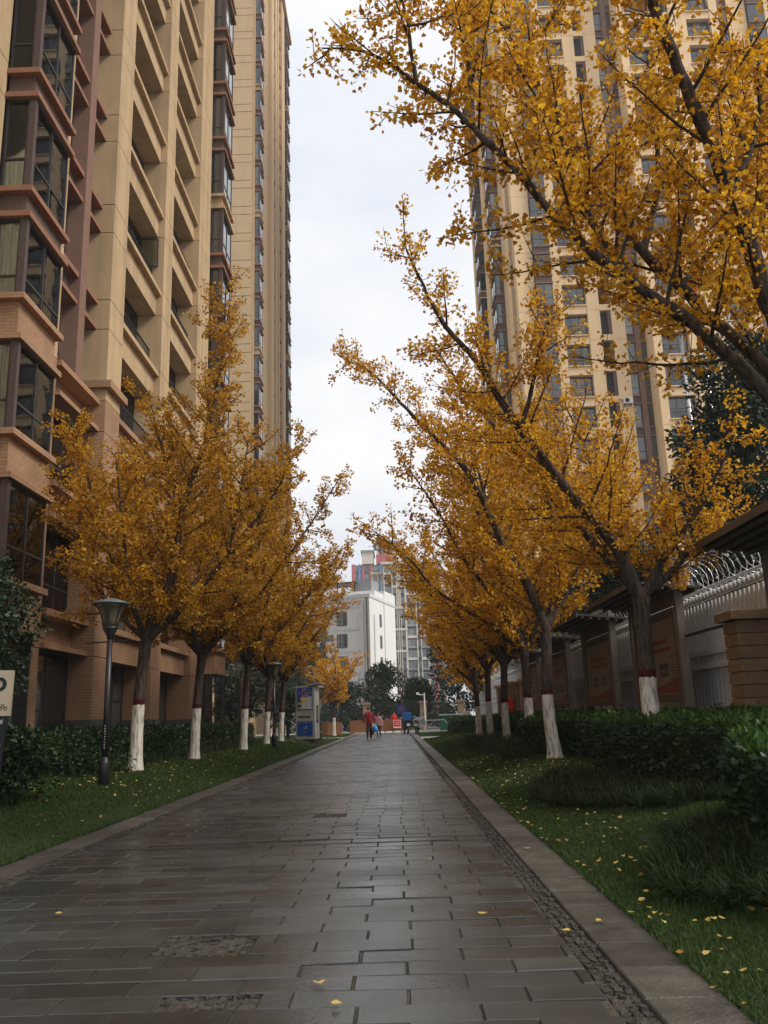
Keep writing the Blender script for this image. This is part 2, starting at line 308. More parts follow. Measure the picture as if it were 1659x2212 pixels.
class MB:
    def __init__(s): s.v = []; s.f = []
    def add(s, v, f):
        b = len(s.v); s.v.extend(v); s.f.extend([tuple(i + b for i in q) for q in f]); return s
    def box(s, x0, x1, y0, y1, z0, z1):
        return s.add([(x0, y0, z0), (x1, y0, z0), (x1, y1, z0), (x0, y1, z0), (x0, y0, z1), (x1, y0, z1), (x1, y1, z1), (x0, y1, z1)],
                     [(0, 3, 2, 1), (4, 5, 6, 7), (0, 1, 5, 4), (1, 2, 6, 5), (2, 3, 7, 6), (3, 0, 4, 7)])
    def cham(s, x0, x1, y0, y1, z0, z1, c):
        return s.add([(x0, y0, z0), (x1, y0, z0), (x1, y1, z0), (x0, y1, z0), (x0, y0, z1 - c), (x1, y0, z1 - c), (x1, y1, z1 - c), (x0, y1, z1 - c),
                      (x0 + c, y0 + c, z1), (x1 - c, y0 + c, z1), (x1 - c, y1 - c, z1), (x0 + c, y1 - c, z1)],
                     [(0, 1, 5, 4), (1, 2, 6, 5), (2, 3, 7, 6), (3, 0, 4, 7), (4, 5, 9, 8), (5, 6, 10, 9), (6, 7, 11, 10), (7, 4, 8, 11), (8, 9, 10, 11)])
    def tube(s, pts, rad, sides=8, cap=True):
        v, f = tube_np(np.array(pts, float), np.broadcast_to(np.array(rad, float), (len(pts),)), sides)
        s.add([tuple(p) for p in v], [tuple(q) for q in f])
        if cap:
            b = len(s.v) - len(v)
            s.f.append(tuple(b + i for i in reversed(range(sides)))); s.f.append(tuple(len(s.v) - sides + i for i in range(sides)))
        return s
    def lathe(s, prof, c=(0, 0, 0), sides=16):
        v = []; f = []
        for r, z in prof:
            for k in range(sides):
                a = 2 * PI * k / sides; v.append((c[0] + r * math.cos(a), c[1] + r * math.sin(a), c[2] + z))
        for i in range(len(prof) - 1):
            for k in range(sides):
                f.append((i * sides + k, i * sides + (k + 1) % sides, (i + 1) * sides + (k + 1) % sides, (i + 1) * sides + k))
        f.append(tuple(reversed(range(sides)))); f.append(tuple((len(prof) - 1) * sides + k for k in range(sides)))
        return s.add(v, f)
    def poly(s, pts, d):                    # extruded polygon, pts 3D loop, d offset vector
        n = len(pts); b = [tuple(np.add(p, d)) for p in pts]
        return s.add(list(pts) + b, [tuple(range(n))] + [tuple(reversed(range(n, 2 * n)))] + [(i, i + n, (i + 1) % n + n, (i + 1) % n) for i in range(n)])
    def mesh(s, name, m, smooth=False):
        me = bpy.data.meshes.new(name); me.from_pydata([tuple(map(float, p)) for p in s.v], [], s.f)
        me.materials.append(MATS[m])
        bm = bmesh.new(); bm.from_mesh(me); bmesh.ops.recalc_face_normals(bm, faces=bm.faces); bm.to_mesh(me); bm.free()
        if smooth: me.polygons.foreach_set('use_smooth', [True] * len(me.polygons))
        return me
    def build(s, name, m, parent=None, loc=(0, 0, 0), smooth=False):
        if Vector(loc).length: s.v = [tuple(np.subtract(p, loc)) for p in s.v]
        return obj(name, s.mesh(name, m, smooth), loc, parent)

def tube_np(p, r, sides):
    n = len(p); t = np.gradient(p, axis=0); t /= np.linalg.norm(t, axis=1)[:, None] + 1e-9
    up = np.array([0.31, 0.17, 0.93]) if abs(t[0] @ np.array([0, 0, 1.])) < .9 else np.array([1., .1, 0])
    v = np.zeros((n, sides, 3)); a = np.linspace(0, 2 * PI, sides, endpoint=False)
    u = np.cross(t[0], up); u /= np.linalg.norm(u)
    for i in range(n):
        u = u - t[i] * (u @ t[i]); u /= np.linalg.norm(u) + 1e-9
        w = np.cross(t[i], u)
        v[i] = p[i] + r[i] * (np.cos(a)[:, None] * u + np.sin(a)[:, None] * w)
    i = np.arange(n - 1)[:, None]; k = np.arange(sides)[None, :]; k2 = (k + 1) % sides
    f = np.stack([i * sides + k, i * sides + k2, (i + 1) * sides + k2, (i + 1) * sides + k], -1).reshape(-1, 4)
    return v.reshape(-1, 3), f

def mesh_np(name, v, f, m, smooth=False):
    me = bpy.data.meshes.new(name); nv, nf, k = len(v), len(f), f.shape[1]
    me.vertices.add(nv); me.vertices.foreach_set('co', np.ascontiguousarray(v, dtype=np.float32).ravel())
    me.loops.add(nf * k); me.loops.foreach_set('vertex_index', np.ascontiguousarray(f, dtype=np.int32).ravel())
    me.polygons.add(nf); me.polygons.foreach_set('loop_start', np.arange(0, nf * k, k, dtype=np.int32))
    if smooth: me.polygons.foreach_set('use_smooth', np.ones(nf, dtype=bool))
    me.materials.append(MATS[m]); me.update(calc_edges=True); me.validate()
    return me

SHAPES = {
    'fan': (np.array([[0, 0, 0], [-.52, .50, .10], [-.30, .88, .04], [0, .74, -.04], [.30, .88, .04], [.52, .50, .10]]), np.array([[0, 3, 2, 1], [0, 5, 4, 3]])),
    'oval': (np.array([[0, 0, 0], [.28, .45, .06], [0, 1, -.05], [-.28, .45, .06]]), np.array([[0, 1, 2, 3]])),
    'arch': (np.array([[-.5, 0, 0], [.5, 0, 0], [.45, .42, .02], [-.45, .42, .02], [.30, .76, -.10], [-.30, .76, -.10], [.03, 1, -.36], [-.03, 1, -.36]]), np.array([[0, 1, 2, 3], [3, 2, 4, 5], [5, 4, 6, 7]])),
    'blade': (np.array([[-.5, 0, 0], [.5, 0, 0], [.30, .55, .10], [-.30, .55, .10], [.04, 1, .38], [-.04, 1, .38]]), np.array([[0, 1, 2, 3], [3, 2, 4, 5]])),
}
def norm(a): return a / (np.linalg.norm(a, axis=-1, keepdims=True) + 1e-9)
def leaf_mesh(name, p, d, nrm, size, m, shape='fan', width=None):
    base, fc = SHAPES[shape]; d = norm(d); s = norm(np.cross(d, nrm)); n = np.cross(s, d)
    w = size if width is None else width
    v = p[:, None, :] + base[None, :, 0:1] * s[:, None, :] * w[:, None, None] + base[None, :, 1:2] * d[:, None, :] * size[:, None, None] + base[None, :, 2:3] * n[:, None, :] * size[:, None, None]
    k = len(base); f = fc[None] + (np.arange(len(p)) * k)[:, None, None]
    return mesh_np(name, v.reshape(-1, 3), f.reshape(-1, 4), m)

BOXC = {}
def boxo(name, parent, x0, x1, y0, y1, z0, z1, m):
    dx, dy, dz = round(x1 - x0, 4), round(y1 - y0, 4), round(z1 - z0, 4)
    key = (dx, dy, dz, m, name)
    if key not in BOXC: BOXC[key] = MB().box(0, dx, 0, dy, 0, dz).mesh(name, m)
    return obj(name, BOXC[key], (x0, y0, z0), parent)

def smoothstep(a, b, x):
    t = np.clip((x - a) / (b - a), 0, 1); return t * t * (3 - 2 * t)
def gz(x, y):                               # lawn height
    x = np.asarray(x, float); y = np.asarray(y, float)
    l = .27 * smoothstep(-3.30, -4.7, x) + .05 * smoothstep(-4.7, -6.5, x)
    r = .27 * smoothstep(1.25, 2.9, x) + .05 * smoothstep(2.9, 5, x)
    fade = 1 - smoothstep(40, 47, y)
    return (l + r) * fade + .012

def text_mesh(s, size, m, name='lettering', depth=.004, align='CENTER'):
    cu = bpy.data.curves.new(name, 'FONT'); cu.body = s; cu.size = size; cu.extrude = depth; cu.align_x = align
    o = bpy.data.objects.new(name, cu); COL.objects.link(o); bpy.context.view_layer.update()
    me = bpy.data.meshes.new_from_object(o.evaluated_get(bpy.context.evaluated_depsgraph_get()))
    bpy.data.objects.remove(o, do_unlink=True); me.materials.clear(); me.materials.append(MATS[m])
    me.transform(Matrix.Rotation(PI / 2, 4, 'X'))   # stands up, reads from -Y
    return me
def glyph_strokes(mb, x, y, z, s, rnd, axis='x', sgn=1):
    """an unreadable written character: a few strokes inside a square of side s"""
    def bar(u0, u1, w0, w1):
        if axis == 'x': mb.box(x + u0 * s * 1, x + u1 * s, y - .004, y, z + w0 * s, z + w1 * s)
        else: mb.box(x - .004, x, y + sgn * u0 * s, y + sgn * u1 * s, z + w0 * s, z + w1 * s) if sgn > 0 else mb.box(x - .004, x, y - u1 * s, y - u0 * s, z + w0 * s, z + w1 * s)
    for w in (.08, .48, .85):
        if rnd.random() < .85: a = rnd.uniform(0, .25); bar(a, rnd.uniform(.7, .95), w, w + .11)
    for u in (.12, .45, .78):
        if rnd.random() < .75: a = rnd.uniform(0, .35); bar(u, u + .11, a, rnd.uniform(.6, 1))

# ------------------------------------------------------------------ ground, path, lawns
g = MB().box(-700, 700, -200, 1500, -.5, -.06).build('ground', 'ground_far'); tag(g, kind='structure')

PX0, PX1 = -2.85, .79                       # slab field
PATH_END = 66.0
path = MB().box(PX0 - .48, 1.252, -4, PATH_END, -.06, -.018).build('path', 'mortar'); tag(path, 'dark wet stone paved path running between the lawns', kind='structure')
SL, SW, GAP = .48, .205, .0055
BANDS = [8.35, 15.9, 23.4, 30.9, 38.4, 45.9]
slabs = []
y = -2.0; row = 0
rr = random.Random(3)
PATCHES = [(-1.26, -.77, 4.55, 4.97), (-1.02, -.60, 3.74, 3.95), (-1.02, -.64, 10.55, 10.78)]
def in_patch(xa, xb, ya, yb):
    return any(xb > a + .05 and xa < b - .05 and yb > c + .04 and ya < d - .04 for a, b, c, d in PATCHES)
band_strips = []
while y < PATH_END - .3:
    nb = next((b for b in BANDS if y <= b < y + SW), None)
    if nb is not None:
        band_strips.append((y + .004, y + .080)); y += .085
        y_after = y + SW
    off = (SL / 2 if row % 2 else 0) + rr.uniform(-.025, .025)
    x = PX0 - off
    while x < PX1:
        xa, xb = max(x, PX0), min(x + SL, PX1)
        segs = [(xa, xb)]
        for a, b, c, d in PATCHES:
            if y + SW > c + .07 and y < d - .07:
                segs = [q for (u, w) in segs for q in ((u, min(w, a)), (max(u, b), w)) if q[1] - q[0] > .03]
        for u, w in dict.fromkeys(segs):
            if w - u > .03: slabs.append((u + GAP / 2, w - GAP / 2, y + GAP / 2, y + SW - GAP / 2, rr.uniform(-.0028, .0028) if rr.random() > .035 else -.0042))
        x += SL
    y += SW; row += 1
    if nb is not None:
        band_strips.append((y + .004, y + .080)); y += .085
jm = MB(); cuts = sorted({-4.0, PATH_END} | {v for p in PATCHES for v in p[2:]} | {v for b in band_strips for v in b})
for ya, yb in zip(cuts[:-1], cuts[1:]):
    ym = (ya + yb) / 2
    if any(a < ym < b for a, b in band_strips): continue
    sg_ = [(PX0 - .005, PX1 + .005)]
    for a, b, c, d in PATCHES:
        if c < ym < d: sg_ = [q for (u, w) in sg_ for q in ((u, min(w, a)), (max(u, b), w))]
    for u, w in sg_: jm.box(u, w, ya, yb, -.025, -.0085)
tag(jm.build('joint_mortar', 'mortar', path), kind='stuff')
vis = [s for s in slabs if s[2] > 3.2]
vis.sort(key=lambda s: s[2])
near, rest = vis[:300], vis[300:] + [s for s in slabs if s[2] <= 3.2]
SC = {}
for (xa, xb, ya, yb, dz) in near:
    k = (round(xb - xa, 2), rr.randrange(3))
    if k not in SC:
        w, d = k[0], yb - ya; mb = MB(); mb.cham(0, w, 0, d, -.045, 0, .0025 + .0012 * k[1])
        SC[k] = mb.mesh('slab', 'slate')
    o = obj('slab', SC[k], (xa, ya, dz), path)
    o.rotation_euler = (rr.gauss(0, .006), rr.gauss(0, .004), rr.uniform(-.005, .005))
mb = MB()
for (xa, xb, ya, yb, dz) in rest: mb.cham(xa, xb, ya, yb, -.045, dz, .0035)
tag(mb.build('slabs', 'slate', path), kind='stuff')
# rough cobble strips: gutters, cross bands, broken patches
def rough_strip(mb, x0, x1, y0, y1, step, hz=.014, rnd=random.Random(5)):
    nx = max(1, round((x1 - x0) / step)); ny = max(1, round((y1 - y0) / step))
    for i in range(nx):
        for j in range(ny):
            a0 = x0 + (x1 - x0) * i / nx; a1 = x0 + (x1 - x0) * (i + 1) / nx; b0 = y0 + (y1 - y0) * j / ny; b1 = y0 + (y1 - y0) * (j + 1) / ny
            j1 = lambda: rnd.uniform(-.04, .24)
            w, d = a1 - a0, b1 - b0; top = .001 - rnd.uniform(0, hz)
            v = [(a0 + w * j1(), b0 + d * j1()), (a1 - w * j1(), b0 + d * j1()), (a1 - w * j1(), b1 - d * j1()), (a0 + w * j1(), b1 - d * j1())]
            lo = [(p[0], p[1], -.04) for p in v]; c = (sum(p[0] for p in v) / 4, sum(p[1] for p in v) / 4)
            hi = [(c[0] + (p[0] - c[0]) * .78, c[1] + (p[1] - c[1]) * .78, top + rnd.uniform(-.007, .005)) for p in v]
            mb.add(lo + hi, [(0, 1, 5, 4), (1, 2, 6, 5), (2, 3, 7, 6), (3, 0, 4, 7), (4, 5, 6, 7)])
mb = MB()
rough_strip(mb, .795, .928, 2, 12, .052); rough_strip(mb, .795, .928, 12, PATH_END, .13)
rough_strip(mb, -3.0, -2.86, 4, 14, .06); rough_strip(mb, -3.0, -2.86, 14, PATH_END, .14)
tag(mb.build('gutter_cobbles', 'cobble', path), 'rough brown cobbles in the gutters and cross bands', kind='stuff')
mb = MB()
for a, b in band_strips: rough_strip(mb, PX0 + .01, PX1 - .01, a, b, .055 if a < 12 else .09, .020)
tag(mb.build('band_cobbles', 'cobble_dark', path), 'rough dark stone bands crossing the path', kind='stuff')
mb = MB()
for a, b, c, d in PATCHES: rough_strip(mb, a + .005, b - .005, c - .02, d + .02, .060, .018)
tag(mb.build('broken_patch', 'cobble', path), 'rough stony patches where slabs are broken out', kind='stuff')
# kerb slabs
SC2 = {}
def kerb(x0, x1, ys):
    for i in range(len(ys) - 1):
        ya, yb = ys[i] + .004, ys[i + 1] - .004; key = (round(x1 - x0, 3), round(yb - ya, 3))
        if key not in SC2: SC2[key] = MB().cham(0, x1 - x0, 0, yb - ya, -.06, .004, .006).mesh('kerb_stone', 'kerb_stone')
        o = obj('kerb_stone', SC2[key], (x0, ya, rr.uniform(-.003, .003)), path); o.rotation_euler = (rr.uniform(-.005, .005), rr.uniform(-.01, .01), rr.uniform(-.002, .002))
def ysplit(a, b, n, jit=0):
    return [a + (b - a) * i / n for i in range(n + 1)]
kerb(.932, 1.25, ysplit(2.0, 20.0, 42)); kerb(.932, 1.25, ysplit(20.0, PATH_END, 46))
kerb(-3.32, -3.005, ysplit(4.0, 20.0, 36)); kerb(-3.32, -3.005, ysplit(20.0, PATH_END, 46))

def lawn(name, x0, x1, y0, y1, m, label, nx=14, ny=40):
    xs = np.linspace(x0, x1, nx); ys = np.linspace(y0, y1, ny); X, Y = np.meshgrid(xs, ys)
    Z = gz(X, Y); v = np.stack([X, Y, Z], -1).reshape(-1, 3)
    i = np.arange(ny - 1)[:, None]; j = np.arange(nx - 1)[None]
    f = np.stack([i * nx + j, i * nx + j + 1, (i + 1) * nx + j + 1, (i + 1) * nx + j], -1).reshape(-1, 4)
    o = obj(name, mesh_np(name, v, f, m, True)); return tag(o, label, kind='structure')
lawn('lawn', -30, -3.312, -4, 52.0, 'lawn_soil', 'green lawn on the left of the path strewn with yellow leaves', 60, 60)
lawn('lawn', 1.243, 9, -4, 44.5, 'lawn_soil', 'green lawn on the right of the path with planting beds', 30, 60)
lawn('lawn', -30, -3.33, 55.5, 70, 'lawn_soil', 'far patch of lawn beyond the left side path', 12, 10)
lawn('lawn', 1.26, 9, 50.2, 64, 'lawn_soil', 'far patch of lawn in front of the green bins', 12, 10)
for nm, x0, x1, y0, y1, lb in (('side_path', 1.256, 9, 44.6, 50.1, 'pale concrete side path branching to the right'), ('side_path', -12, -3.326, 52.1, 55.4, 'pale concrete side path branching to the left'), ('forecourt', -14, 12, 66.01, 100, 'pale concrete forecourt before the gate')):
    tag(MB().box(x0, x1, y0, y1, -.05, .008).build(nm, 'concrete_light'), lb, kind='structure')

# ------------------------------------------------------------------ windows and towers
WC = {}
def win_meshes(w, h, cols, rows, axis, fm, gm, bar=.05, dep=.06):
    key = (round(w, 3), round(h, 3), cols, tuple(rows), axis, fm, gm)
    if key in WC: return WC[key]
    F, G = MB(), []
    def bx(mb, u0, u1, t0, t1, z0, z1):
        if axis == 'x': mb.box(t0, t1, u0, u1, z0, z1)      # faces +X, runs along Y
        else: mb.box(u0, u1, t0, t1, z0, z1)                # faces -Y, runs along X
    d = dep / 2
    bx(F, 0, w, -d, d, 0, bar); bx(F, 0, w, -d, d, h - bar, h); bx(F, 0, bar, -d, d, bar, h - bar); bx(F, w - bar, w, -d, d, bar, h - bar)
    xs = [w * i / cols for i in range(cols + 1)]
    for x in xs[1:-1]: bx(F, x - bar * .45, x + bar * .45, -d, d, bar, h - bar)
    zs = [0] + [h * r for r in rows] + [h]
    for z in zs[1:-1]:
        for i in range(cols): bx(F, xs[i] + bar * .5, xs[i + 1] - bar * .5, -d * .9, d * .9, z - bar * .45, z + bar * .45)
    for i in range(cols):
        g = MB(); bx(g, xs[i] + bar * .4, xs[i + 1] - bar * .4, -.006, .006, bar * .6, h - bar * .6); G.append(g.mesh('pane', gm))
    WC[key] = (F.mesh('window', fm), G); return WC[key]
def window(par, x, y, z, w, h, cols, rows, axis, fm='frame_dark', gm='glass_clear', bar=.05, name='window'):
    f, gs = win_meshes(w, h, cols, rows, axis, fm, gm, bar)
    o = obj(name, f, (x, y, z), par)
    for g in gs: obj('pane', g, (x, y, z), o)
    return o
CUR = {}
def curtain(par, x, y, z, w, h, axis, m):
    key = (round(w, 2), round(h, 2), axis, m)
    if key not in CUR:
        n = 60; u = np.linspace(0, w, n); off = .05 * np.sin(u * 24) + .03 * np.sin(u * 41 + 1)
        v = [];
        for th in (0, .012):
            for zz in (0, h):
                for a, b in zip(u, off): v.append((b * (1 if zz == 0 else .6) + th, a, zz) if axis == 'x' else (a, b * (1 if zz == 0 else .6) + th, zz))
        f = [(i, i + 1, n + i + 1, n + i) for i in range(n - 1)] + [(2 * n + i, 3 * n + i, 3 * n + i + 1, 2 * n + i + 1) for i in range(n - 1)]
        CUR[key] = MB().add(v, f).mesh('curtain', m, True)
    return obj('curtain', CUR[key], (x, y, z), par)
RC = {}
def railing(par, x, y, z, w, h, axis, m='rail_black', sp=.11):
    key = (round(w, 2), h, axis, m)
    if key not in RC:
        mb = MB()
        def bx(u0, u1, t, z0, z1):
            mb.box(-t, t, u0, u1, z0, z1) if axis == 'x' else mb.box(u0, u1, -t, t, z0, z1)
        bx(0, w, .02, h - .04, h); bx(0, w, .015, .06, .09)
        n = int(w / sp)
        for i in range(n + 1): bx(w * i / n - .008, w * i / n + .008, .008, .09, h - .04)
        RC[key] = mb.mesh('railing', m)
    return obj('railing', RC[key], (x, y, z), par)

FL = 3.0; Z0 = 2.85
wr = random.Random(21)
def wall_m(z): return 'brick_tile' if z < 9.5 else 'plaster'
def panel_column(t, x0, x1, y0, y1, nf, base=.3, split=.9, name='wall_panel', far=False):
    """a pier of wall panels with open joints; core behind keeps the joints dark"""
    z = base
    edges = [base]
    for k in range(nf): edges += [Z0 + FL * k, Z0 + FL * k + split]
    edges.append(Z0 + FL * nf)
    for a, b in zip(edges[:-1], edges[1:]):
        m = wall_m(a) if not far else 'plaster_pale'
        boxo(name, t, x0, x1, y0, y1, a + .012, b - .012, m)
    boxo('wall_core', t, x0, x1 - .03, y0 + .03, y1 - .03, base, Z0 + FL * nf, 'brown')

def bay(t, xi, xo, y0, y1, nf, clear=True, k0=0, alt=None):
    """projecting glazed bay on a +X facing wall"""
    dep = xo - xi
    for k in range(k0, nf):
        z = Z0 + FL * k; br = z < 9.5; hb = 1.2 if br else .75; b0 = z + (.15 if br else 0)
        tan = alt and alt(k)
        lm, sm = ('brick_tile', 'brick_tile') if br else (('plaster', 'plaster') if tan else ('ledge_red', 'brown'))
        boxo('spandrel', t, xi, xo - .10, y0 + .10, y1 - .05, b0 + .13, z + hb - .13, sm)
        boxo('ledge', t, xi, xo + .06, y0 - .06, y1 + .04, b0, b0 + .13, lm)
        boxo('ledge', t, xi, xo + .06, y0 - .06, y1 + .04, z + hb - .13, z + hb, lm)
        wz, wh = z + hb, FL - hb + (.15 if z + FL < 9.5 else 0)
        boxo('corner_post', t, xo - .16, xo - .02, y0 + .02, y0 + .16, wz, wz + wh, 'post_brown')
        gm = 'glass_clear' if clear else 'glass_dark'
        rows = [.33] if wr.random() < .8 else [.25]
        window(t, xi, y0 + .09, wz, dep - .16, wh, 1, rows, 'y', gm=gm)
        window(t, xo - .09, y0 + .16, wz, y1 - y0 - .20, wh, 2, rows, 'x', gm=gm)
        if clear:
            c = wr.random()
            if k in (4, 5): cm = 'curtain_green' if k == 5 else 'curtain_white'
            else: cm = 'curtain_white' if c < .75 else None
            curtain(t, xi + .03, y0 + .20, wz + .05, dep - .24, wh - .1, 'y', cm or 'curtain_white')
            if cm:
                curtain(t, xo - .32, y0 + .3, wz + .05, (y1 - y0 - .4) * (1 if k == 5 else wr.uniform(.35, .9)), wh - .1, 'x', cm)
    
# --- left near tower
NF1 = 15; TOP1 = Z0 + FL * NF1
T1 = thing('residential_tower', 'tan plaster and brick residential tower close on the left with brown bay windows', 'building', (-12, 24, .3))
boxo('core', T1, -22, -9.0, 4, 37.0, .2, TOP1, 'room_dark')
boxo('roof', T1, -22.1, -7.6, 3.9, 37.3, TOP1 + .012, TOP1 + .5, 'plaster')
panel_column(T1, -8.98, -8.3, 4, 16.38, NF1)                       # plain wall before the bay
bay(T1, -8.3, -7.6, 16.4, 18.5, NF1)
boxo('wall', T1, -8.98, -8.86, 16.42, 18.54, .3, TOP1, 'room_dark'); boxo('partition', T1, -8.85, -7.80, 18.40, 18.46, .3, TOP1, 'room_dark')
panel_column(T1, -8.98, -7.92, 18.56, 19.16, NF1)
boxo('fin', T1, -8.98, -7.95, 20.42, 20.86, 9.9, TOP1, 'fin_brown')
for k in range(NF1):
    z = Z0 + FL * k; br = z < 9.5
    for ya, yb in (((19.16, 20.42), (20.86, 21.9)) if z > 9.5 else ((19.16, 21.9),)):
        boxo('spandrel', T1, -8.9, -8.25, ya, yb, z + .10, z + .78, 'brick_tile' if br else 'brown')
        boxo('ledge', T1, -8.9, -8.0 if not br else -7.8, ya + .004, yb - .004, z, z + .12, 'brick_tile' if br else 'ledge_red')
        boxo('ledge', T1, -8.9, -8.0 if not br else -7.8, ya + .004, yb - .004, z + .76, z + .90, 'brick_tile' if br else 'ledge_red')
        window(T1, -8.42, ya + .01, z + .9, yb - ya - .02, FL - .9, 1 if z > 9.5 else 3, [.35], 'x')
PIERS = [(21.9, 23.1), (27.1, 28.2), (32.3, 34.35)]
for a, b in PIERS:
    panel_column(T1, -8.98, -7.65, a, b, NF1)
    boxo('plinth', T1, -8.97, -7.62, a - .03, b + .03, .2, 1.28, 'plinth_grey')
    boxo('ledge', T1, -8.9, -7.48, a - .15, b + .15, 10.08, 10.28, 'brick_tile')
for bi, (ya, yb) in enumerate(((23.1, 27.1), (28.2, 32.3))):
    for k in range(NF1):
        z = Z0 + FL * k; m = wall_m(z)
        boxo('spandrel', T1, -8.9, -7.88, ya + .002, yb - .002, z, z + .72, m)
        boxo('ledge', T1, -8.9, -7.70, ya + .004, yb - .004, z + .722, z + .88, m)
        window(T1, -8.52, ya + .01, z + .88, yb - ya - .02, FL - .88, 4, [.42], 'x', gm='glass_dark' if wr.random() < .55 else 'glass_clear')
        if wr.random() < .7 or (k == 3 and bi == 0) or (k == 4): railing(T1, -8.05, ya + .02, z + .88, yb - ya - .04, .85, 'x')
        if wr.random() < .4: curtain(T1, -8.8, ya + .1, z + .9, wr.uniform(.8, 2.2), FL - .95, 'x', 'curtain_white')
    window(T1, -8.52, ya + .01, 1.0, yb - ya - .02, Z0 - 1.0, 4, [.45], 'x', gm='glass_dark')
    boxo('sill', T1, -8.9, -8.2, ya + .01, yb - .01, .3, .98, 'brick_tile')
# ground floor glazing by the bay
window(T1, -7.95, 16.45, .5, 2.05, Z0 - .36, 2, [.45], 'x', gm='glass_dark')
window(T1, -8.3, 19.17, .4, 2.7, Z0 - .4, 2, [.45], 'x', gm='glass_dark')
# open casement sash, hinged at its far side
mb = MB(); mb.box(0, .62, -.02, .02, 0, .05); mb.box(0, .62, -.02, .02, 1.05, 1.10); mb.box(0, .05, -.02, .02, .05, 1.05); mb.box(.57, .62, -.02, .02, .05, 1.05)
o = mb.build('open_sash', 'frame_dark', T1, (0, 0, 0)); o.location = Vector((-8.45, 26.95, 16.65)) - WL[T1.name]; WL[o.name] = Vector((-8.45, 26.95, 16.65)); o.rotation_euler = (0, 0, math.radians(8))
obj('pane', MB().box(.05, .57, -.005, .005, .05, 1.05).mesh('pane', 'glass_clear'), WL[o.name], o)
# far bay of the near tower
bay(T1, -8.3, -7.12, 34.6, 36.8, NF1, clear=False, alt=lambda k: k in (7,))
boxo('corner_pier', T1, -8.98, -7.95, 34.36, 34.6, .3, TOP1, 'plaster')
window(T1, -7.2, 34.75, .5, 2.0, Z0 - .35, 2, [.35], 'x', gm='glass_dark'); window(T1, -8.3, 34.68, .5, 1.0, Z0 - .35, 1, [.35], 'y', gm='glass_dark')
boxo('end_wall', T1, -8.98, -8.3, 36.82, 37.0, .3, TOP1, 'plaster')
# red flowers in a balcony box
fl = thing('potted_flowers', 'red potted flowers behind a black balcony railing of the left tower', 'flowers', (-8.2, 24.3, 12.74))
MB().box(-8.38, -8.12, 23.7, 24.7, 12.73, 12.93).build('planter', 'plinth_grey', fl)
p = RNG.normal(0, 1, (140, 3)) * [.06, .28, .2] + [-8.15, 24.15, 13.25]
tag(obj('blossoms', leaf_mesh('blossoms', p, RNG.normal(0, 1, (140, 3)), RNG.normal(0, 1, (140, 3)), np.full(140, .09), 'flower_red', 'oval'), (0, 0, 0), fl), kind='stuff')

# --- left far tower
NF2 = 31; TOP2 = Z0 + FL * NF2
T2 = thing('residential_tower', 'tall tan residential tower farther back on the left, plain wall facing the camera', 'building', (-22, 92, 0))
boxo('core', T2, -32, -12.75, 77.1, 104, 0, TOP2, 'plaster')
for k in range(NF2):
    z = Z0 + FL * k
    boxo('wall_panel', T2, -32, -13.0, 76.85, 77.2, z + .03, z + .87, 'plaster_pale'); boxo('wall_panel', T2, -32, -13.0, 76.85, 77.2, z + .93, z + 2.97, 'plaster_pale')
boxo('wall_panel', T2, -32, -13.0, 76.85, 77.2, 0, Z0 - .03, 'brick_tile')
boxo('wall_core', T2, -31.9, -13.05, 76.9, 77.1, 0, TOP2, 'brown')
boxo('corner_strip', T2, -13.0, -12.82, 77.0, 77.35, 0, TOP2, 'plaster')
bay(T2, -12.85, -12.2, 77.4, 79.7, NF2, clear=False, alt=lambda k: k % 5 == 1)
for a, b, xo in ((80.2, 85.6, -12.66), (86.6, 88.7, -12.35), (90.6, 92.0, -12.42), (93.2, 94.2, -12.45), (96.2, 98.9, -12.35)):
    boxo('pilaster', T2, -12.9, xo, a, b, 0, TOP2, 'plaster_pale' if xo > -12.6 else 'plaster')
for k in range(NF2):
    z = Z0 + FL * k
    for a, b in ((88.75, 90.55), (94.25, 96.1)):
        boxo('sill', T2, -12.8, -12.5, a, b, z + .7, z + .9, 'ledge_red')
        window(T2, -12.68, a, z + .9, b - a, 1.7, 1, [], 'x', gm='glass_dark')
bay(T2, -12.85, -12.05, 99.4, 102.0, NF2, clear=False, alt=lambda k: k % 6 == 2)
boxo('end_pilaster', T2, -13.0, -12.5, 102.4, 104.3, 0, TOP2, 'brown')
boxo('roof', T2, -32.2, -12.0, 76.7, 104.5, TOP2 + .01, TOP2 + .6, 'plaster')

# --- right tower
NF3 = 31; R0 = 1.05; RF = 3.05
TR = thing('residential_tower', 'tall bright tan residential tower on the right behind the ginkgo trees', 'building', (30, 86, 0))
TOP3 = R0 + RF * NF3
boxo('core', TR, 12.3, 60, 74.6, 99.5, 0, TOP3, 'room_dark')
boxo('side_wall', TR, 11.94, 12.3, 74.62, 99.5, 0, TOP3, 'plaster_sunlit')
boxo('roof', TR, 11.6, 60.2, 72.0, 100, TOP3 + .01, TOP3 + .6, 'plaster_sunlit')
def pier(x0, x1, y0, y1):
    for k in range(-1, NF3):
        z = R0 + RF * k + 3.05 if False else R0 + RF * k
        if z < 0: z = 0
        boxo('wall_panel', TR, x0, x1, y0, y1, z + .02, R0 + RF * k + RF - .02, 'plaster_sunlit')
    boxo('wall_core', TR, x0 + .03, x1 - .03, y0 + .04, y1, 0, TOP3, 'plaster_sunlit')
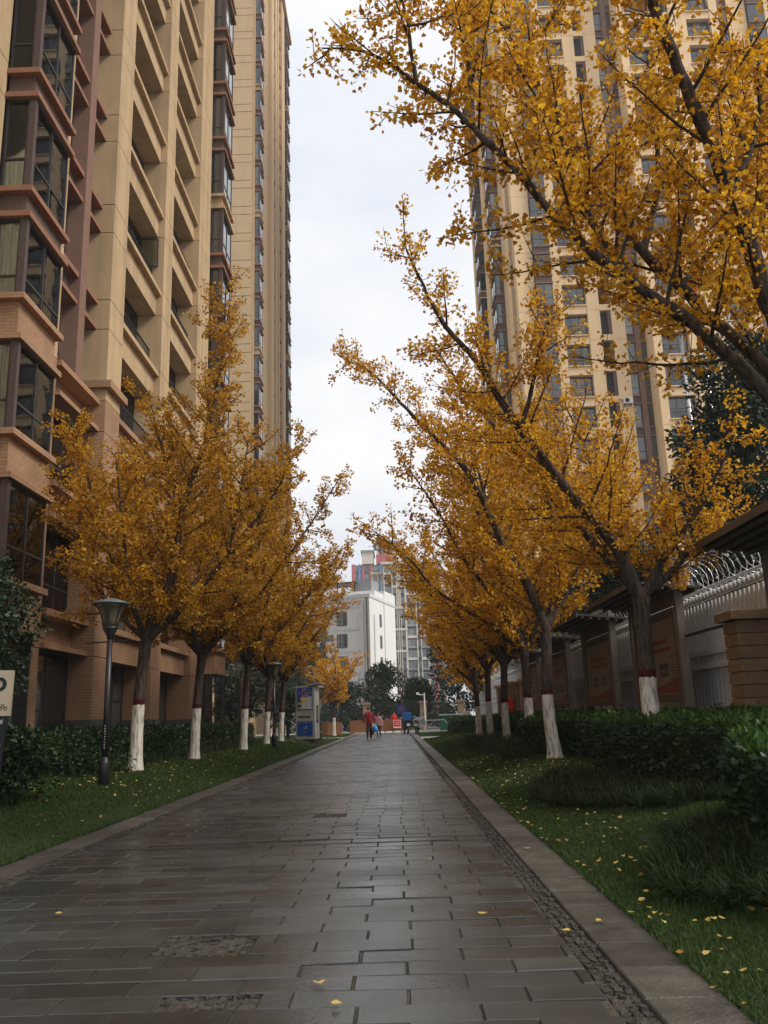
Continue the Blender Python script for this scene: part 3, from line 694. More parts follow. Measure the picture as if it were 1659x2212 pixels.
# chamfered corner
mb = MB(); mb.poly([(11.94, 75.3, 0), (12.45, 74.0, 0), (12.62, 74.0, 0), (12.62, 75.3, 0)], (0, 0, TOP3)); mb.build('corner_chamfer', 'plaster', TR, (11.94, 74, 0))
COLS = [  # x0, x1, plane y, kind
    (12.64, 14.33, 74.0, 'wall'), (14.33, 16.0, 74.0, 'bay'), (16.0, 16.85, 74.0, 'wall'), (16.85, 19.05, 74.0, 'balc'), (19.05, 20.2, 74.0, 'wall'), (20.2, 21.22, 74.0, 'slot'),
    (21.22, 22.46, 74.0, 'wall'), (22.46, 23.2, 74.0, 'twin'), (23.2, 23.67, 74.0, 'fin'), (23.67, 24.24, 74.0, 'twin'),
    (24.24, 24.97, 72.0, 'wall'), (24.97, 27.47, 72.0, 'balc'), (27.47, 28.26, 72.0, 'wall'), (28.26, 29.3, 72.0, 'slot'), (29.3, 31.0, 72.0, 'wall'),
    (31.0, 33.4, 72.0, 'balc'), (33.4, 34.2, 72.0, 'wall'), (34.2, 34.9, 74.0, 'twin'), (34.9, 35.4, 74.0, 'fin'), (35.4, 36.1, 74.0, 'twin'), (36.1, 38.0, 74.0, 'wall'), (38.0, 39.8, 74.0, 'bay'), (39.8, 42, 74.0, 'wall')]
for x0, x1, yp, kd in COLS:
    if kd == 'wall': pier(x0, x1, yp, 74.6)
    elif kd == 'fin': boxo('fin', TR, x0, x1, yp - .12, 74.6, 0, TOP3, 'fin_brown')
    else:
        for k in range(NF3 - 1):
            s = R0 + RF * k + .55; h = s + 2.15; zb = s - .90     # sill, head and bottom of the spandrel
            if kd == 'balc':
                boxo('spandrel', TR, x0, x1, yp + .06, 74.55, zb, s - .1, 'plaster_sunlit'); boxo('ledge', TR, x0 + .003, x1 - .003, yp - .10, yp + .5, s - .1, s, 'plaster_sunlit')
                window(TR, x0 + .005, yp + .55, s, x1 - x0 - .01, h - s, 3, [], 'y', gm='glass_dark', bar=.07)
                railing(TR, x0 + .01, yp + .12, s, x1 - x0 - .02, .95, 'y', sp=.16)
            elif kd == 'bay':
                boxo('spandrel', TR, x0 + .06, x1 - .06, yp - .30, 74.55, zb + .12, s - .12, 'brown')
                boxo('ledge', TR, x0, x1, yp - .42, yp + .3, s - .12, s, 'ledge_red' if k % 5 else 'plaster_sunlit'); boxo('ledge', TR, x0, x1, yp - .42, yp + .3, zb, zb + .12, 'ledge_red' if k % 5 else 'plaster_sunlit')
                window(TR, x0 + .06, yp - .30, s, x1 - x0 - .12, h - s, 2, [.33], 'y', gm='glass_dark', bar=.07)
                boxo('bay_cheek', TR, x0 + .06, x0 + .12, yp - .24, yp + .4, s, h, 'frame_dark')
            elif kd == 'slot':
                boxo('spandrel', TR, x0, x1, yp + .03, 74.55, zb + .3, s, 'plaster_sunlit')
                boxo('recess_back', TR, x0, x1 - .32, yp + .5, 74.58, s, h + .3, 'room_dark'); boxo('recess_side', TR, x1 - .30, x1 - .003, yp + .10, 74.58, s, h + .3, 'brown')  # recess back is coloured near-black to paint in the shade of the opening
            else:
                boxo('spandrel', TR, x0, x1, yp + .12, 74.55, zb + .11, s - .11, 'brown'); boxo('ledge', TR, x0 + .003, x1 - .003, yp - .02, 74.5, s - .11, s, 'ledge_red'); boxo('ledge', TR, x0 + .003, x1 - .003, yp - .02, 74.5, zb, zb + .11, 'ledge_red')
                window(TR, x0 + .004, yp + .16, s, x1 - x0 - .008, h - s, 1, [.35], 'y', gm='glass_dark', bar=.06)
# return wall of the projecting block and left flank bays
boxo('return_wall', TR, 24.22, 24.30, 72.02, 74.58, 0, TOP3, 'plaster_sunlit')
def sidebay(xo, y0, y1):
    for k in range(NF3 - 1):
        s = R0 + RF * k + .55; zb = s - .90
        boxo('spandrel', TR, xo + .12, 12.0, y0 + .1, y1, zb + .12, s - .12, 'brown')
        lm = 'ledge_red' if k % 5 else 'plaster_sunlit'
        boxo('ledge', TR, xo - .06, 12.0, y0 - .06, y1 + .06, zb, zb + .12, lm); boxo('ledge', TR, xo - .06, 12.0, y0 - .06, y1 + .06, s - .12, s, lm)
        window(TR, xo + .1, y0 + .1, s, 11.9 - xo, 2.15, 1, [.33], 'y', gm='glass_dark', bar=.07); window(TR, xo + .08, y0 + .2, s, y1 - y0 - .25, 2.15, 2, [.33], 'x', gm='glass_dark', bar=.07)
sidebay(11.0, 77.2, 80.0); boxo('pilaster', TR, 11.15, 12.0, 82.0, 84.6, 0, TOP3, 'plaster_sunlit'); boxo('pilaster', TR, 11.5, 12.0, 84.6, 86.5, 0, TOP3, 'brown'); sidebay(10.9, 88.0, 91.0); boxo('pilaster', TR, 11.2, 12.0, 93.5, 95.5, 0, TOP3, 'plaster_sunlit')
# air conditioner
ac = thing('air_conditioner', 'white air conditioner unit on the wall of the right tower', 'air conditioner', (21.9, 73.7, 28.1))
MB().box(21.5, 22.3, 73.55, 73.9, 28.15, 28.72).build('housing', 'ac_white', ac)
mb = MB(); c = (21.8, 73.53, 28.43)
v = [(c[0] + .21 * math.cos(a), c[1], c[2] + .21 * math.sin(a)) for a in np.linspace(0, 2 * PI, 20, endpoint=False)]; mb.poly(v, (0, .03, 0)); mb.build('fan_grille', 'cable', ac)
MB().box(21.6, 21.66, 73.5, 74.0, 28.0, 28.14).box(22.15, 22.21, 73.5, 74.0, 28.0, 28.14).build('bracket', 'cable', ac)
MB().tube([(21.5, 73.8, 28.5), (21.3, 73.9, 28.65), (21.1, 73.97, 28.62)], .03, 5).build('hose', 'cable', ac)

# ------------------------------------------------------------------ far buildings
WH = thing('white_building', 'white low-rise building with small dark windows at the end of the path', 'building', (0, 0, 0))
L1, DP = 26.0, 15.5                                   # built in its own frame: front along -x, right face along +y
boxo('body', WH, -L1, 0, 0, DP, -1, 20.2, 'white_paint')
boxo('parapet', WH, -L1, .12, -.12, DP, 20.21, 20.75, 'white_trim'); boxo('stair_block', WH, -14, -.05, 3.2, 8.6, 20.76, 21.7, 'white_paint'); boxo('stair_block', WH, -5.5, .06, 8.6, DP, 20.2, 22.3, 'white_paint')
boxo('roof_frame', WH, -13.5, -3.2, 2.6, 7.2, 23.1, 23.35, 'rail_black')
for x in (-13.2, -9.8, -6.6, -3.6):
    boxo('frame_post', WH, x, x + .18, 3.3, 3.48, 21.7, 23.1, 'rail_black')
boxo('roof_shed', WH, -4.0, -.8, 4.0, 8.2, 21.71, 23.6, 'grey_far')
boxo('downpipe', WH, -.55, -.30, -.22, 0, 0, 20.1, 'rust_drip'); boxo('corner_strip', WH, -1.6, -1.0, -.15, 0, 0, 20.1, 'white_trim'); boxo('side_pilaster', WH, 0, .16, 2.2, 2.7, 0, 17.5, 'white_trim'); boxo('side_joint', WH, 0, .12, 8.3, 8.55, 0, 20.1, 'white_trim')
for k in range(5):
    z = 1.6 + 3.55 * k
    for x in (-5.6, -11.6, -17.4): window(WH, x, -.04, z, 1.75, 2.2, 3, [.3, .65], 'y', gm='glass_dark', bar=.12)
    for x in (-9.5, -7.5): window(WH, x, -.04, z + 1.2, 1.3, .95, 2, [], 'y', gm='glass_dark', bar=.1)
    boxo('band', WH, -6.2, -1.7, -.06, 0, z + 2.75, z + 3.2, 'white_trim'); boxo('band', WH, -13, -8.6, -.06, 0, z + 2.75, z + 3.2, 'white_trim')
    window(WH, .04, 5.6, z + .1, 1.2, 2.1, 2, [.5], 'x', gm='glass_dark', bar=.12)
boxo('brown_strip', WH, -8.2, -7.5, -.30, 0, -1, 18.6, 'brown_far')
WH.location = (-3.9, 138, 0); WH.rotation_euler = (0, 0, -math.radians(15.4))

CT = thing('cream_highrise', 'cream and grey high-rise with tall window bays behind the white building', 'building', (0, 240, 0))
def hx(p): return (p - 858) * .1295
Yc = 240
boxo('core', CT, -2.6, 9.5, Yc + .3, Yc + 20, 0, 43.0, 'bluegrey_far'); boxo('left_core', CT, -8.4, -2.62, Yc + 3, Yc + 20, 0, 36, 'cream_far')
for x0, x1 in ((-2.6, -2.3), (-.35, -.05), (.85, 1.05), (1.35, 1.6), (1.95, 2.15), (3.15, 3.6), (6.2, 6.5), (7.3, 7.5), (9.2, 9.5)): boxo('pilaster', CT, x0, x1, Yc - .6, Yc + .3, 0, 43.2, 'cream_far')
for x0, x1 in ((1.05, 1.35), (1.6, 1.95)): boxo('brown_fin', CT, x0, x1, Yc - .4, Yc + .3, 0, 31, 'brown_far')
for x0, x1 in ((1.05, 1.35), (1.6, 1.95)): boxo('cream_fin', CT, x0, x1, Yc - .4, Yc + .3, 31.05, 43, 'cream_far')
for k in range(14):
    z = 1.2 + 3.0 * k
    for x0, x1, c in ((-2.3, -.35, 3), (-.05, .85, 1), (2.15, 3.15, 1), (3.6, 6.2, 3), (6.5, 7.3, 1), (7.5, 9.2, 2)):
        window(CT, x0, Yc - .2, z + .9, x1 - x0, 1.9, c, [], 'y', fm='grey_far', gm='glass_far', bar=.14)
        if c > 1: boxo('slab_edge', CT, x0 + .01, x1 - .01, Yc - .5, Yc + .25, z + (.2 if k % 2 else .45), z + .85, 'cream_far' if k % 2 else 'grey_far')
for z in (6.6, 18.6, 24.6, 30.6, 36.6): boxo('belt', CT, -.4, 3.7, Yc - .75, Yc - .62, z, z + .6, 'cream_far')
boxo('roof', CT, -3.2, 10, Yc - 1.4, Yc + 20, 43.22, 43.9, 'cream_far')
for x0, x1, z, yy in ((-8.8, -4.6, 38.2, 2.0), (-6.2, -2.7, 41.0, 2.6)):
    boxo('terrace_roof', CT, x0, x1, Yc + yy - 1, Yc + 16, z, z + .6, 'cream_far')
    for x in (x0 + .3, x0 + 1.8, x1 - .6): boxo('terrace_post', CT, x, x + .4, Yc + yy, Yc + yy + .5, 34, z, 'cream_far')
for k in range(11):
    for x in (-7.8, -5.4): window(CT, x, Yc + 2.9, 3.5 + 3 * k, 1.6, 1.8, 2, [], 'y', fm='grey_far', gm='glass_far', bar=.14)
mb = MB(); a = np.linspace(0, PI, 13)
ring = [(1.5 + 1.0 * math.cos(t), Yc - .5, 46.3 + 1.0 * math.sin(t)) for t in a]; inn = [(1.5 + .5 * math.cos(t), Yc - .5, 46.3 + .5 * math.sin(t)) for t in a]
for i in range(12): mb.poly([ring[i], ring[i + 1], inn[i + 1], inn[i]], (0, 1.0, 0))
mb.box(.5, 1.0, Yc - .5, Yc + .5, 43.92, 46.3).box(2.0, 2.5, Yc - .5, Yc + .5, 43.92, 46.3); mb.build('roof_arch', 'cream_far', CT)

RT = thing('red_highrise', 'red, blue and grey striped high-rise with cream crown farthest behind', 'building', (0, 300, 0))
Yr = 300
boxo('core', RT, -14.2, 17, Yr + .3, Yr + 22, 0, 54.0, 'bluegrey_far')
for x0, x1, m in ((-14.4, -13.0, 'red_far'), (-12.0, -11.2, 'blue_far'), (-10.9, -9.9, 'red_far'), (-8.0, -7.0, 'red_far'), (-4.5, -3.8, 'blue_far'), (-3.4, -2.2, 'red_far'), (8.4, 10, 'brown_far'), (10.6, 12.0, 'red_far'), (13.4, 14.5, 'red_far'), (16.3, 17, 'cream_far')):
    boxo('strip', RT, x0, x1, Yr - .5, Yr + .3, 0, 54.2, m)
for k in range(17):
    z = 2 + 3.05 * k
    for x0, x1 in ((-13.0, -12.0), (-9.9, -8.2), (-7.0, -4.6), (12.0, 13.4), (14.5, 16.3)):
        window(RT, x0, Yr - .1, z + 1, x1 - x0, 1.8, 2, [], 'y', fm='grey_far', gm='glass_far', bar=.16)
boxo('crown', RT, -10.6, -6.6, Yr - 1, Yr + 12, 54.25, 58.5, 'cream_far'); boxo('crown_roof', RT, -11, -6.2, Yr - 1.6, Yr + 12.4, 58.55, 59.1, 'grey_far')
boxo('red_band', RT, -5.6, 1.6, Yr - .8, Yr + 12, 54.25, 57.5, 'red_far')
for x in (-5.4, -2.4, .6, 1.1): boxo('crown_post', RT, x, x + .7, Yr - .6, Yr + .6, 57.52, 61.5, 'cream_far')
boxo('crown_wall', RT, -5.2, 1.4, Yr + 4, Yr + 11, 57.52, 60.2, 'cream_far'); boxo('crown_canopy', RT, -6.6, 3.2, Yr - 2, Yr + 13, 61.52, 62.1, 'grey_far')

# ------------------------------------------------------------------ trees
def catmull(P, step=.09):
    P = np.array(P, float); Q = np.vstack([2 * P[0] - P[1], P, 2 * P[-1] - P[-2]]); out = []
    for i in range(1, len(Q) - 2):
        n = max(2, int(np.linalg.norm(Q[i + 1] - Q[i]) / step)); t = np.linspace(0, 1, n, endpoint=False)[:, None]
        out.append(.5 * (2 * Q[i] + (Q[i + 1] - Q[i - 1]) * t + (2 * Q[i - 1] - 5 * Q[i] + 4 * Q[i + 1] - Q[i + 2]) * t ** 2 + (3 * Q[i] - Q[i - 1] - 3 * Q[i + 1] + Q[i + 2]) * t ** 3))
    return np.vstack(out + [P[-1:]])

def ginkgo(label, trunk, limbs, seed, r0=.105, L0=1.5, leaf=.062, spur=.075, per=4.6, group='ginkgo trees along the path', bstep=.19, lm='ginkgo_leaf', twig=.16, tubes=True, bare=.45, upb=.18):
    R = np.random.default_rng(seed); base = np.array(trunk[0], float)
    T = thing('ginkgo_tree', label, 'tree', tuple(base), group)
    tp = catmull(trunk, .12); h = (tp[:, 2] - tp[0, 2]) / (tp[-1, 2] - tp[0, 2])
    rad = r0 * (1.0 - .12 * h) + r0 * .45 * np.exp(-h * 14) + r0 * .18 * np.clip((h - .9) * 10, 0, 1) + R.normal(0, .002, len(h))
    tp = np.vstack([tp[:1] - [0, 0, .12], tp]); rad = np.r_[rad[0] * 1.1, rad]
    v, f = tube_np(tp, rad, 16); ang = np.tile(np.arange(16), len(tp)); rr_ = 1 + .05 * np.sin(ang * 1.9 + np.repeat(tp[:, 2] * 3, 16)) + R.normal(0, .018, len(v))
    c = np.repeat(tp, 16, 0); v = c + (v - c) * rr_[:, None]
    obj('trunk', mesh_np('trunk', v - base, f, 'ginkgo_bark', True), base, T)
    BV, BF, nb = [], [], 0
    SP, SD = [], []                          # spur positions and directions
    def addtube(p, r, s):
        nonlocal nb
        v, f = tube_np(p, r, s); BV.append(v); BF.append(f + nb); nb += len(v)
    for li, (pts, ra, rb) in enumerate(limbs):
        p = catmull(pts, .09); n = len(p)
        w = np.cumsum(R.normal(0, .006, (n, 3)), 0); w -= np.linspace(0, 1, n)[:, None] * w[-1]; p = p + w
        t = np.linspace(0, 1, n); r = ra * (1 - t) ** .8 + rb
        v, f = tube_np(p, r, 9); v += R.normal(0, .003, v.shape)
        obj('limb', mesh_np('limb', v - base, f, 'ginkgo_bark', True), base, T)
        tan = norm(np.gradient(p, axis=0)); Ltot = n * .09; s = bare if li < 5 else .45; az = R.uniform(0, 6)
        while s < Ltot:
            i = min(int(s / .09), n - 1); tt = i / n; az += 2.4 + R.normal(0, .4)
            a = norm(np.cross(tan[i], [0.2, 0.3, 1])); b = np.cross(tan[i], a); pr = a * math.cos(az) + b * math.sin(az)
            an = math.radians(R.uniform(48, 78)); d = norm(tan[i] * math.cos(an) + pr * math.sin(an) + np.array([0, 0, upb]))
            Lb = L0 * (1 - .68 * tt) * R.uniform(.45, 1.15) * (.55 + .45 * min(1, s / 1.6)); m = max(4, int(Lb / .14)); q = np.linspace(0, 1, m)[:, None]
            bp = p[i] + d * Lb * q + np.array([0, 0, .16]) * Lb * q ** 2 + np.cumsum(R.normal(0, .012, (m, 3)), 0)
            addtube(bp, np.linspace(.007 + .011 * Lb, .0035, m), 4)
            bt = norm(np.gradient(bp, axis=0))
            k = max(2, int(Lb / spur)); j = R.uniform(.12, 1, k); ii = (j * (m - 1)).astype(int); fr_ = (j * (m - 1) - ii)[:, None]; i2 = np.minimum(ii + 1, m - 1)
            SP.append(bp[ii] * (1 - fr_) + bp[i2] * fr_); SD.append(bt[ii])
            u = .12 * Lb + .1
            while u < Lb:
                x = u / Lb; c0 = bp[min(int(x * (m - 1)), m - 1)]; bd = bt[min(int(x * (m - 1)), m - 1)]
                rv = norm(R.normal(0, 1, 3) + [0, 0, .25]); td = norm(bd * .55 + rv); tl = R.uniform(.18, .52) * (1 - .45 * x)
                tq = np.linspace(0, 1, 3)[:, None]; tpn = c0 + td * tl * tq + np.array([0, 0, .05]) * tq ** 2
                if tubes: addtube(tpn, np.array([.0055, .0045, .0025]), 3)
                k = max(2, int(tl / spur)); j = R.uniform(.1, 1, k)[:, None]; SP.append(c0 + td * tl * j); SD.append(np.repeat(td[None], k, 0))
                u += twig * R.uniform(.6, 1.4)
            s += bstep * R.uniform(.6, 1.4)
        k = int(Ltot / .16); j = R.integers(int(n * .25), n, k); SP.append(p[j]); SD.append(tan[j])
    me = mesh_np('branches', np.vstack(BV) - base, np.vstack(BF), 'ginkgo_twig'); tag(obj('branches', me, base, T), kind='stuff')
    SP = np.vstack(SP); SD = np.vstack(SD)
    cnt = R.poisson(per, len(SP)); P = np.repeat(SP, cnt, 0); D = np.repeat(SD, cnt, 0); n = len(P)
    out = norm(R.normal(0, 1, (n, 3)) + D * .5 + np.array([0, 0, -.15])); P = P + out * R.uniform(.02, .095, (n, 1))
    nr = norm(R.normal(0, 1, (n, 3)) + np.array([0, 0, .9])); sz = leaf * R.uniform(.65, 1.2, n)
    me = leaf_mesh('crown', P - base, out, nr, sz, lm, 'fan'); o = tag(obj('crown', me, base, T), kind='stuff')
    return T

def auto_limbs(fork, seed, n=6, L=5.2, lean=(0, 0), leader=True, ra=.062):
    R = random.Random(seed); out = []; fork = np.array(fork)
    a0 = R.uniform(0, 6)
    for i in range(n):
        a = a0 + i * 2 * PI / n + R.uniform(-.3, .3); el = math.radians(R.uniform(46, 64)); ln = L * R.uniform(.75, 1.05)
        d = np.array([math.cos(a) * math.cos(el) + lean[0], math.sin(a) * math.cos(el) + lean[1], math.sin(el)]); d /= np.linalg.norm(d)
        st = fork + np.array([0, 0, -.12 + .07 * (i % 3)]); pts = [st]
        for q in (.25, .5, .75, 1):
            pts.append(st + d * ln * q + np.array([R.uniform(-.15, .15), R.uniform(-.15, .15), .28 * q * q * ln * .35]))
        out.append((pts, ra * R.uniform(.75, 1.05), .006))
    if leader:
        pts = [fork]
        for q in (.3, .6, 1): pts.append(fork + np.array([lean[0] * 2 * q + R.uniform(-.2, .2), lean[1] * q + R.uniform(-.2, .2), L * 1.08 * q]))
        out.append((pts, ra, .006))
    return out

# nearest right tree: trunk stands just outside the frame
f0 = [3.72, 6.85, 2.5]
ginkgo('nearest ginkgo tree on the right, limbs reaching in high over the path', [(3.8, 6.9, .28), (3.76, 6.87, 1.4), f0], [
    ([f0, (3.45, 6.82, 3.2), (3.19, 6.8, 3.64), (2.59, 6.75, 4.27), (1.85, 6.7, 4.88), (1.39, 6.7, 5.39), (.78, 6.8, 6.36), (.38, 6.9, 6.83), (-.05, 7.0, 7.32), (-.52, 7.1, 7.49)], .062, .006),
    ([f0, (3.5, 6.7, 3.3), (3.15, 6.5, 4.29), (2.91, 6.35, 5.19), (2.63, 6.2, 5.88), (2.29, 6.0, 6.81), (2.09, 5.9, 7.6), (1.9, 5.8, 8.4)], .082, .012),
    ([f0, (3.55, 6.95, 3.3), (3.36, 7.1, 3.97), (2.98, 7.3, 4.57), (2.8, 7.4, 4.96), (2.56, 7.6, 5.45), (2.22, 7.8, 6.23), (2.04, 7.9, 6.97), (1.64, 8.1, 8.2), (1.26, 8.2, 9.05)], .062, .008),
    ([f0, (4.0, 7.3, 3.6), (4.2, 7.8, 5.0), (4.2, 8.2, 6.6), (4.1, 8.5, 8.4)], .06, .008),
    ([f0, (4.3, 6.7, 3.5), (4.9, 6.5, 4.8), (5.4, 6.3, 6.2)], .055, .008),
    ([(2.56, 7.6, 5.45), (2.9, 8.0, 6.4), (3.1, 8.3, 7.4), (3.2, 8.6, 8.6)], .035, .006),
    ([(2.2, 6.73, 4.6), (1.95, 7.1, 5.5), (1.8, 7.4, 6.6), (1.5, 7.6, 7.6)], .028, .006),
    ([(2.91, 6.35, 5.19), (3.3, 6.5, 6.0), (3.6, 6.7, 7.0)], .028, .006), ([(3.0, 6.4, 4.9), (3.5, 6.9, 5.6), (4.0, 7.2, 6.4)], .028, .006),
    ([(.78, 6.8, 6.36), (.9, 7.1, 7.1), (.85, 7.3, 8.0)], .02, .005), ([(.38, 6.9, 6.83), (.3, 6.8, 7.5), (.1, 6.7, 8.2)], .016, .005), ([(2.29, 6.0, 6.81), (2.7, 6.3, 7.4), (3.1, 6.5, 8.0)], .022, .005), ([(1.64, 8.1, 8.2), (2.1, 8.2, 8.9), (2.5, 8.3, 9.6)], .02, .005), ([(2.8, 7.4, 4.96), (3.2, 8.0, 5.5), (3.8, 8.6, 6.2)], .03, .006)],
    101, r0=.12, L0=1.6, leaf=.049, spur=.040, per=3.3, bstep=.145, twig=.125, bare=1.7, upb=.22)
f1 = [3.26, 11.3, 2.54]
ginkgo('right ginkgo tree with its white trunk standing inside the hedge', [(3.26, 11.3, .28), (3.24, 11.3, 1.41), f1], [
    ([f1, (3.02, 11.2, 3.15), (2.67, 11.1, 3.58), (1.81, 10.9, 4.83), (1.3, 10.8, 5.74), (.83, 10.8, 6.37), (.51, 10.8, 7.08), (.29, 10.8, 7.59)], .080, .006),
    ([(1.81, 10.9, 4.87), (2.07, 10.8, 5.71), (2.28, 10.7, 6.4)], .030, .006),
    ([f1, (3.63, 11.2, 3.07), (4.01, 11.1, 3.54), (4.31, 11.0, 4.04), (4.69, 10.9, 4.67)], .055, .006),
    ([f1, (3.87, 11.6, 3.01), (4.49, 11.9, 3.64), (5.1, 12.2, 3.96)], .058, .006),
    ([f1, (2.9, 11.7, 3.19), (2.62, 12.0, 3.72), (2.25, 12.3, 4.37), (1.86, 12.6, 5.13), (1.29, 12.9, 6.1), (.76, 13.2, 7.13)], .070, .006),
    ([f1, (3.2, 12.0, 3.6), (3.1, 12.7, 4.8), (2.9, 13.2, 6.0)], .055, .006)],
    102, r0=.115, L0=1.55, leaf=.050, spur=.039, per=3.5, bstep=.16, twig=.13)
f2 = [2.86, 16.3, 2.58]
ginkgo('right ginkgo tree with white trunk rising from the lawn before the hedge', [(2.86, 16.3, .26), (2.79, 16.3, 1.43), f2], [
    ([f2, (2.56, 16.2, 3.5), (2.16, 16.1, 4.21), (1.68, 16, 5.39), (1.3, 15.9, 5.98), (.57, 15.8, 6.78), (-.21, 15.7, 7.63), (-.88, 15.6, 8.0)], .085, .006),
    ([f2, (3.19, 16.5, 3.53), (3.28, 16.8, 4.88), (3.11, 17.1, 6.04), (2.9, 17.4, 7.27)], .075, .006),
    ([f2, (3.51, 16.5, 3.61), (4.19, 16.7, 4.73), (4.67, 17, 6.05)], .055, .006),
    ([f2, (2.6, 17, 3.6), (2.0, 17.8, 5.0), (1.4, 18.4, 6.6), (1.0, 18.8, 7.8)], .06, .006),
    ([(1.9, 16.05, 4.85), (1.75, 16.4, 6.0), (1.5, 16.7, 7.3)], .032, .006)],
    103, r0=.115, L0=1.7, leaf=.055, spur=.041, per=3.6, bstep=.16, twig=.14)
RL = ['third', 'fourth', 'fifth', 'sixth']
for i, (x, y) in enumerate(((3.1, 20.6), (3.1, 25.1), (3.1, 29.5), (3.15, 34.1))):
    f = [x + random.uniform(-.1, .1), y, 2.6 + random.uniform(-.1, .2)]
    ginkgo(f'whitewashed ginkgo tree on the right, {("just behind the tree before the hedge", "third past the hedge tree", "second from the far end of its row", "farthest of its row beside the pale side path")[i]}', [(x, y, float(gz(x, y)) - .02), (x - .03, y, 1.4), f],
           auto_limbs(f, 40 + i, 6, 5.8 - .25 * i, (-.20 if i == 0 else -.05, 0)), 110 + i, r0=.11, L0=1.8, leaf=.072, spur=.070, per=4.6, bstep=.2, twig=.17, tubes=False)
ft = [-4.74, 16.4, 2.66]
ginkgo('nearest ginkgo tree on the left beside the tall lamp post', [(-4.86, 16.4, .30), (-4.83, 16.4, 1.5), ft], [
    ([ft, (-5.15, 16.3, 3.68), (-5.67, 16.2, 5.05), (-6.02, 16.1, 6.16), (-6.3, 16.0, 7.1)], .058, .006),
    ([ft, (-4.26, 16.3, 3.83), (-4.0, 16.2, 5.36), (-3.66, 16.2, 6.49), (-3.39, 16.2, 8.06), (-3.27, 16.2, 9.7)], .085, .006),
    ([ft, (-4.04, 16.2, 3.28), (-3.31, 16.0, 3.97), (-2.4, 15.8, 5.02), (-1.85, 15.6, 5.8)], .070, .006),
    ([ft, (-4.87, 17.2, 4.0), (-5.25, 18, 5.66), (-5.6, 18.5, 7.2)], .055, .006),
    ([ft, (-5.4, 16.2, 3.4), (-5.9, 16.1, 4.2), (-6.2, 16.0, 5.2)], .045, .006),
    ([(-4.0, 16.2, 5.2), (-4.5, 16.5, 6.3), (-4.9, 16.7, 7.6)], .035, .006),
    ([ft, (-4.3, 17.0, 3.5), (-3.7, 17.7, 4.6), (-3.3, 18.2, 6.0)], .05, .006), ([ft, (-4.9, 15.7, 3.5), (-4.9, 15.1, 4.6), (-4.9, 14.7, 5.8)], .045, .006), ([(-3.1, 15.95, 4.2), (-2.9, 15.9, 5.2), (-2.7, 15.8, 6.4)], .03, .006)],
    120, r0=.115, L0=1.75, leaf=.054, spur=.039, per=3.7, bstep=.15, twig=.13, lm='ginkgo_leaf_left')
for i, (x, y) in enumerate(((-4.68, 20.6), (-4.55, 26.4), (-4.67, 31.8), (-4.62, 35.4))):
    f = [x + .08, y, 2.75 + random.uniform(-.1, .2)]
    lb = ('second from the tall lamp post', 'third from the tall lamp post', 'leaning beside the second lamp post', 'last of its row before the blue vending kiosk')[i]
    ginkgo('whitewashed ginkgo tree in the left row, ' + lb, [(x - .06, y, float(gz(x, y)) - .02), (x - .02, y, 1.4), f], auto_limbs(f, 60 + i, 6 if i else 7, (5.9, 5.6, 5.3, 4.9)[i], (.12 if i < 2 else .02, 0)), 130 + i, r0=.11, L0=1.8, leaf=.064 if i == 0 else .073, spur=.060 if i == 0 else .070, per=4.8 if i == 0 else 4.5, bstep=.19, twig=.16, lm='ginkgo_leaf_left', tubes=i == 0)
for i, (x, y, hh, L, lb) in enumerate(((-4.3, 60, 2.0, 3.7, 'round golden ginkgo tree behind the vending kiosk, far left of the path end'), (5.2, 57, 2.4, 5.2, 'golden ginkgo tree far right over the green bins'), (-9.5, 66, 2.2, 5.0, 'golden ginkgo tree half hidden farthest on the left'), (3.6, 39.5, 2.5, 5.0, 'golden ginkgo tree right of the path just before the side path'))):
    f = [x, y, hh]
    ginkgo(lb, [(x, y, 0), (x, y, 1.2), f], auto_limbs(f, 80 + i, 7, L, (0, 0)), 140 + i, r0=.11, L0=1.8, leaf=.13, spur=.11, per=4.0, bstep=.28, twig=.25, tubes=False, group='ginkgo trees at the far end')

def leafy(name, label, cat, loc, clumps, n, size, m, trunk=None, group=None, tm='dark_bark', flat=1.0, seed=1, shape='oval'):
    """evergreen tree or shrub: leaf faces through the volume of many overlapping clumps"""
    R = np.random.default_rng(seed); T = thing(name, label, cat, loc, group); loc = np.array(loc, float)
    cl = np.array(clumps, float); wts = cl[:, 3] ** 2; wts /= wts.sum()
    k = R.choice(len(cl), n, p=wts); d = norm(R.normal(0, 1, (n, 3))); rad = cl[k, 3] * np.clip(R.beta(4, 1.3, n) * 1.08, 0, 1.15)
    P = loc + cl[k, :3] + d * rad[:, None] * np.array([1, 1, flat])
    keep = P[:, 2] > 0.03; P, d = P[keep], d[keep]; nn = len(P)
    out = norm(d + R.normal(0, .7, (nn, 3)) + np.array([0, 0, -.1])); nr = norm(d + R.normal(0, .5, (nn, 3)) + np.array([0, 0, .5]))
    tag(obj('crown', leaf_mesh('crown', P - loc, out, nr, size * R.uniform(.6, 1.3, nn), m, shape, None), loc, T), kind='stuff')
    if trunk is not None:
        r, h = trunk
        mb = MB(); mb.tube([(0, 0, -.1), (.02, .01, h * .5), (0, 0, h)], [r * 1.2, r, r * .7], 9)
        for c in cl[:: max(1, len(cl) // 7)]:
            mb.tube([(0, 0, h * .7), tuple(.5 * (np.array([0, 0, h]) + c[:3]) + [0, 0, -.1]), tuple(c[:3])], [r * .5, r * .35, r * .12], 5)
        obj('trunk', mb.mesh('trunk', tm, True), loc, T)
    return T
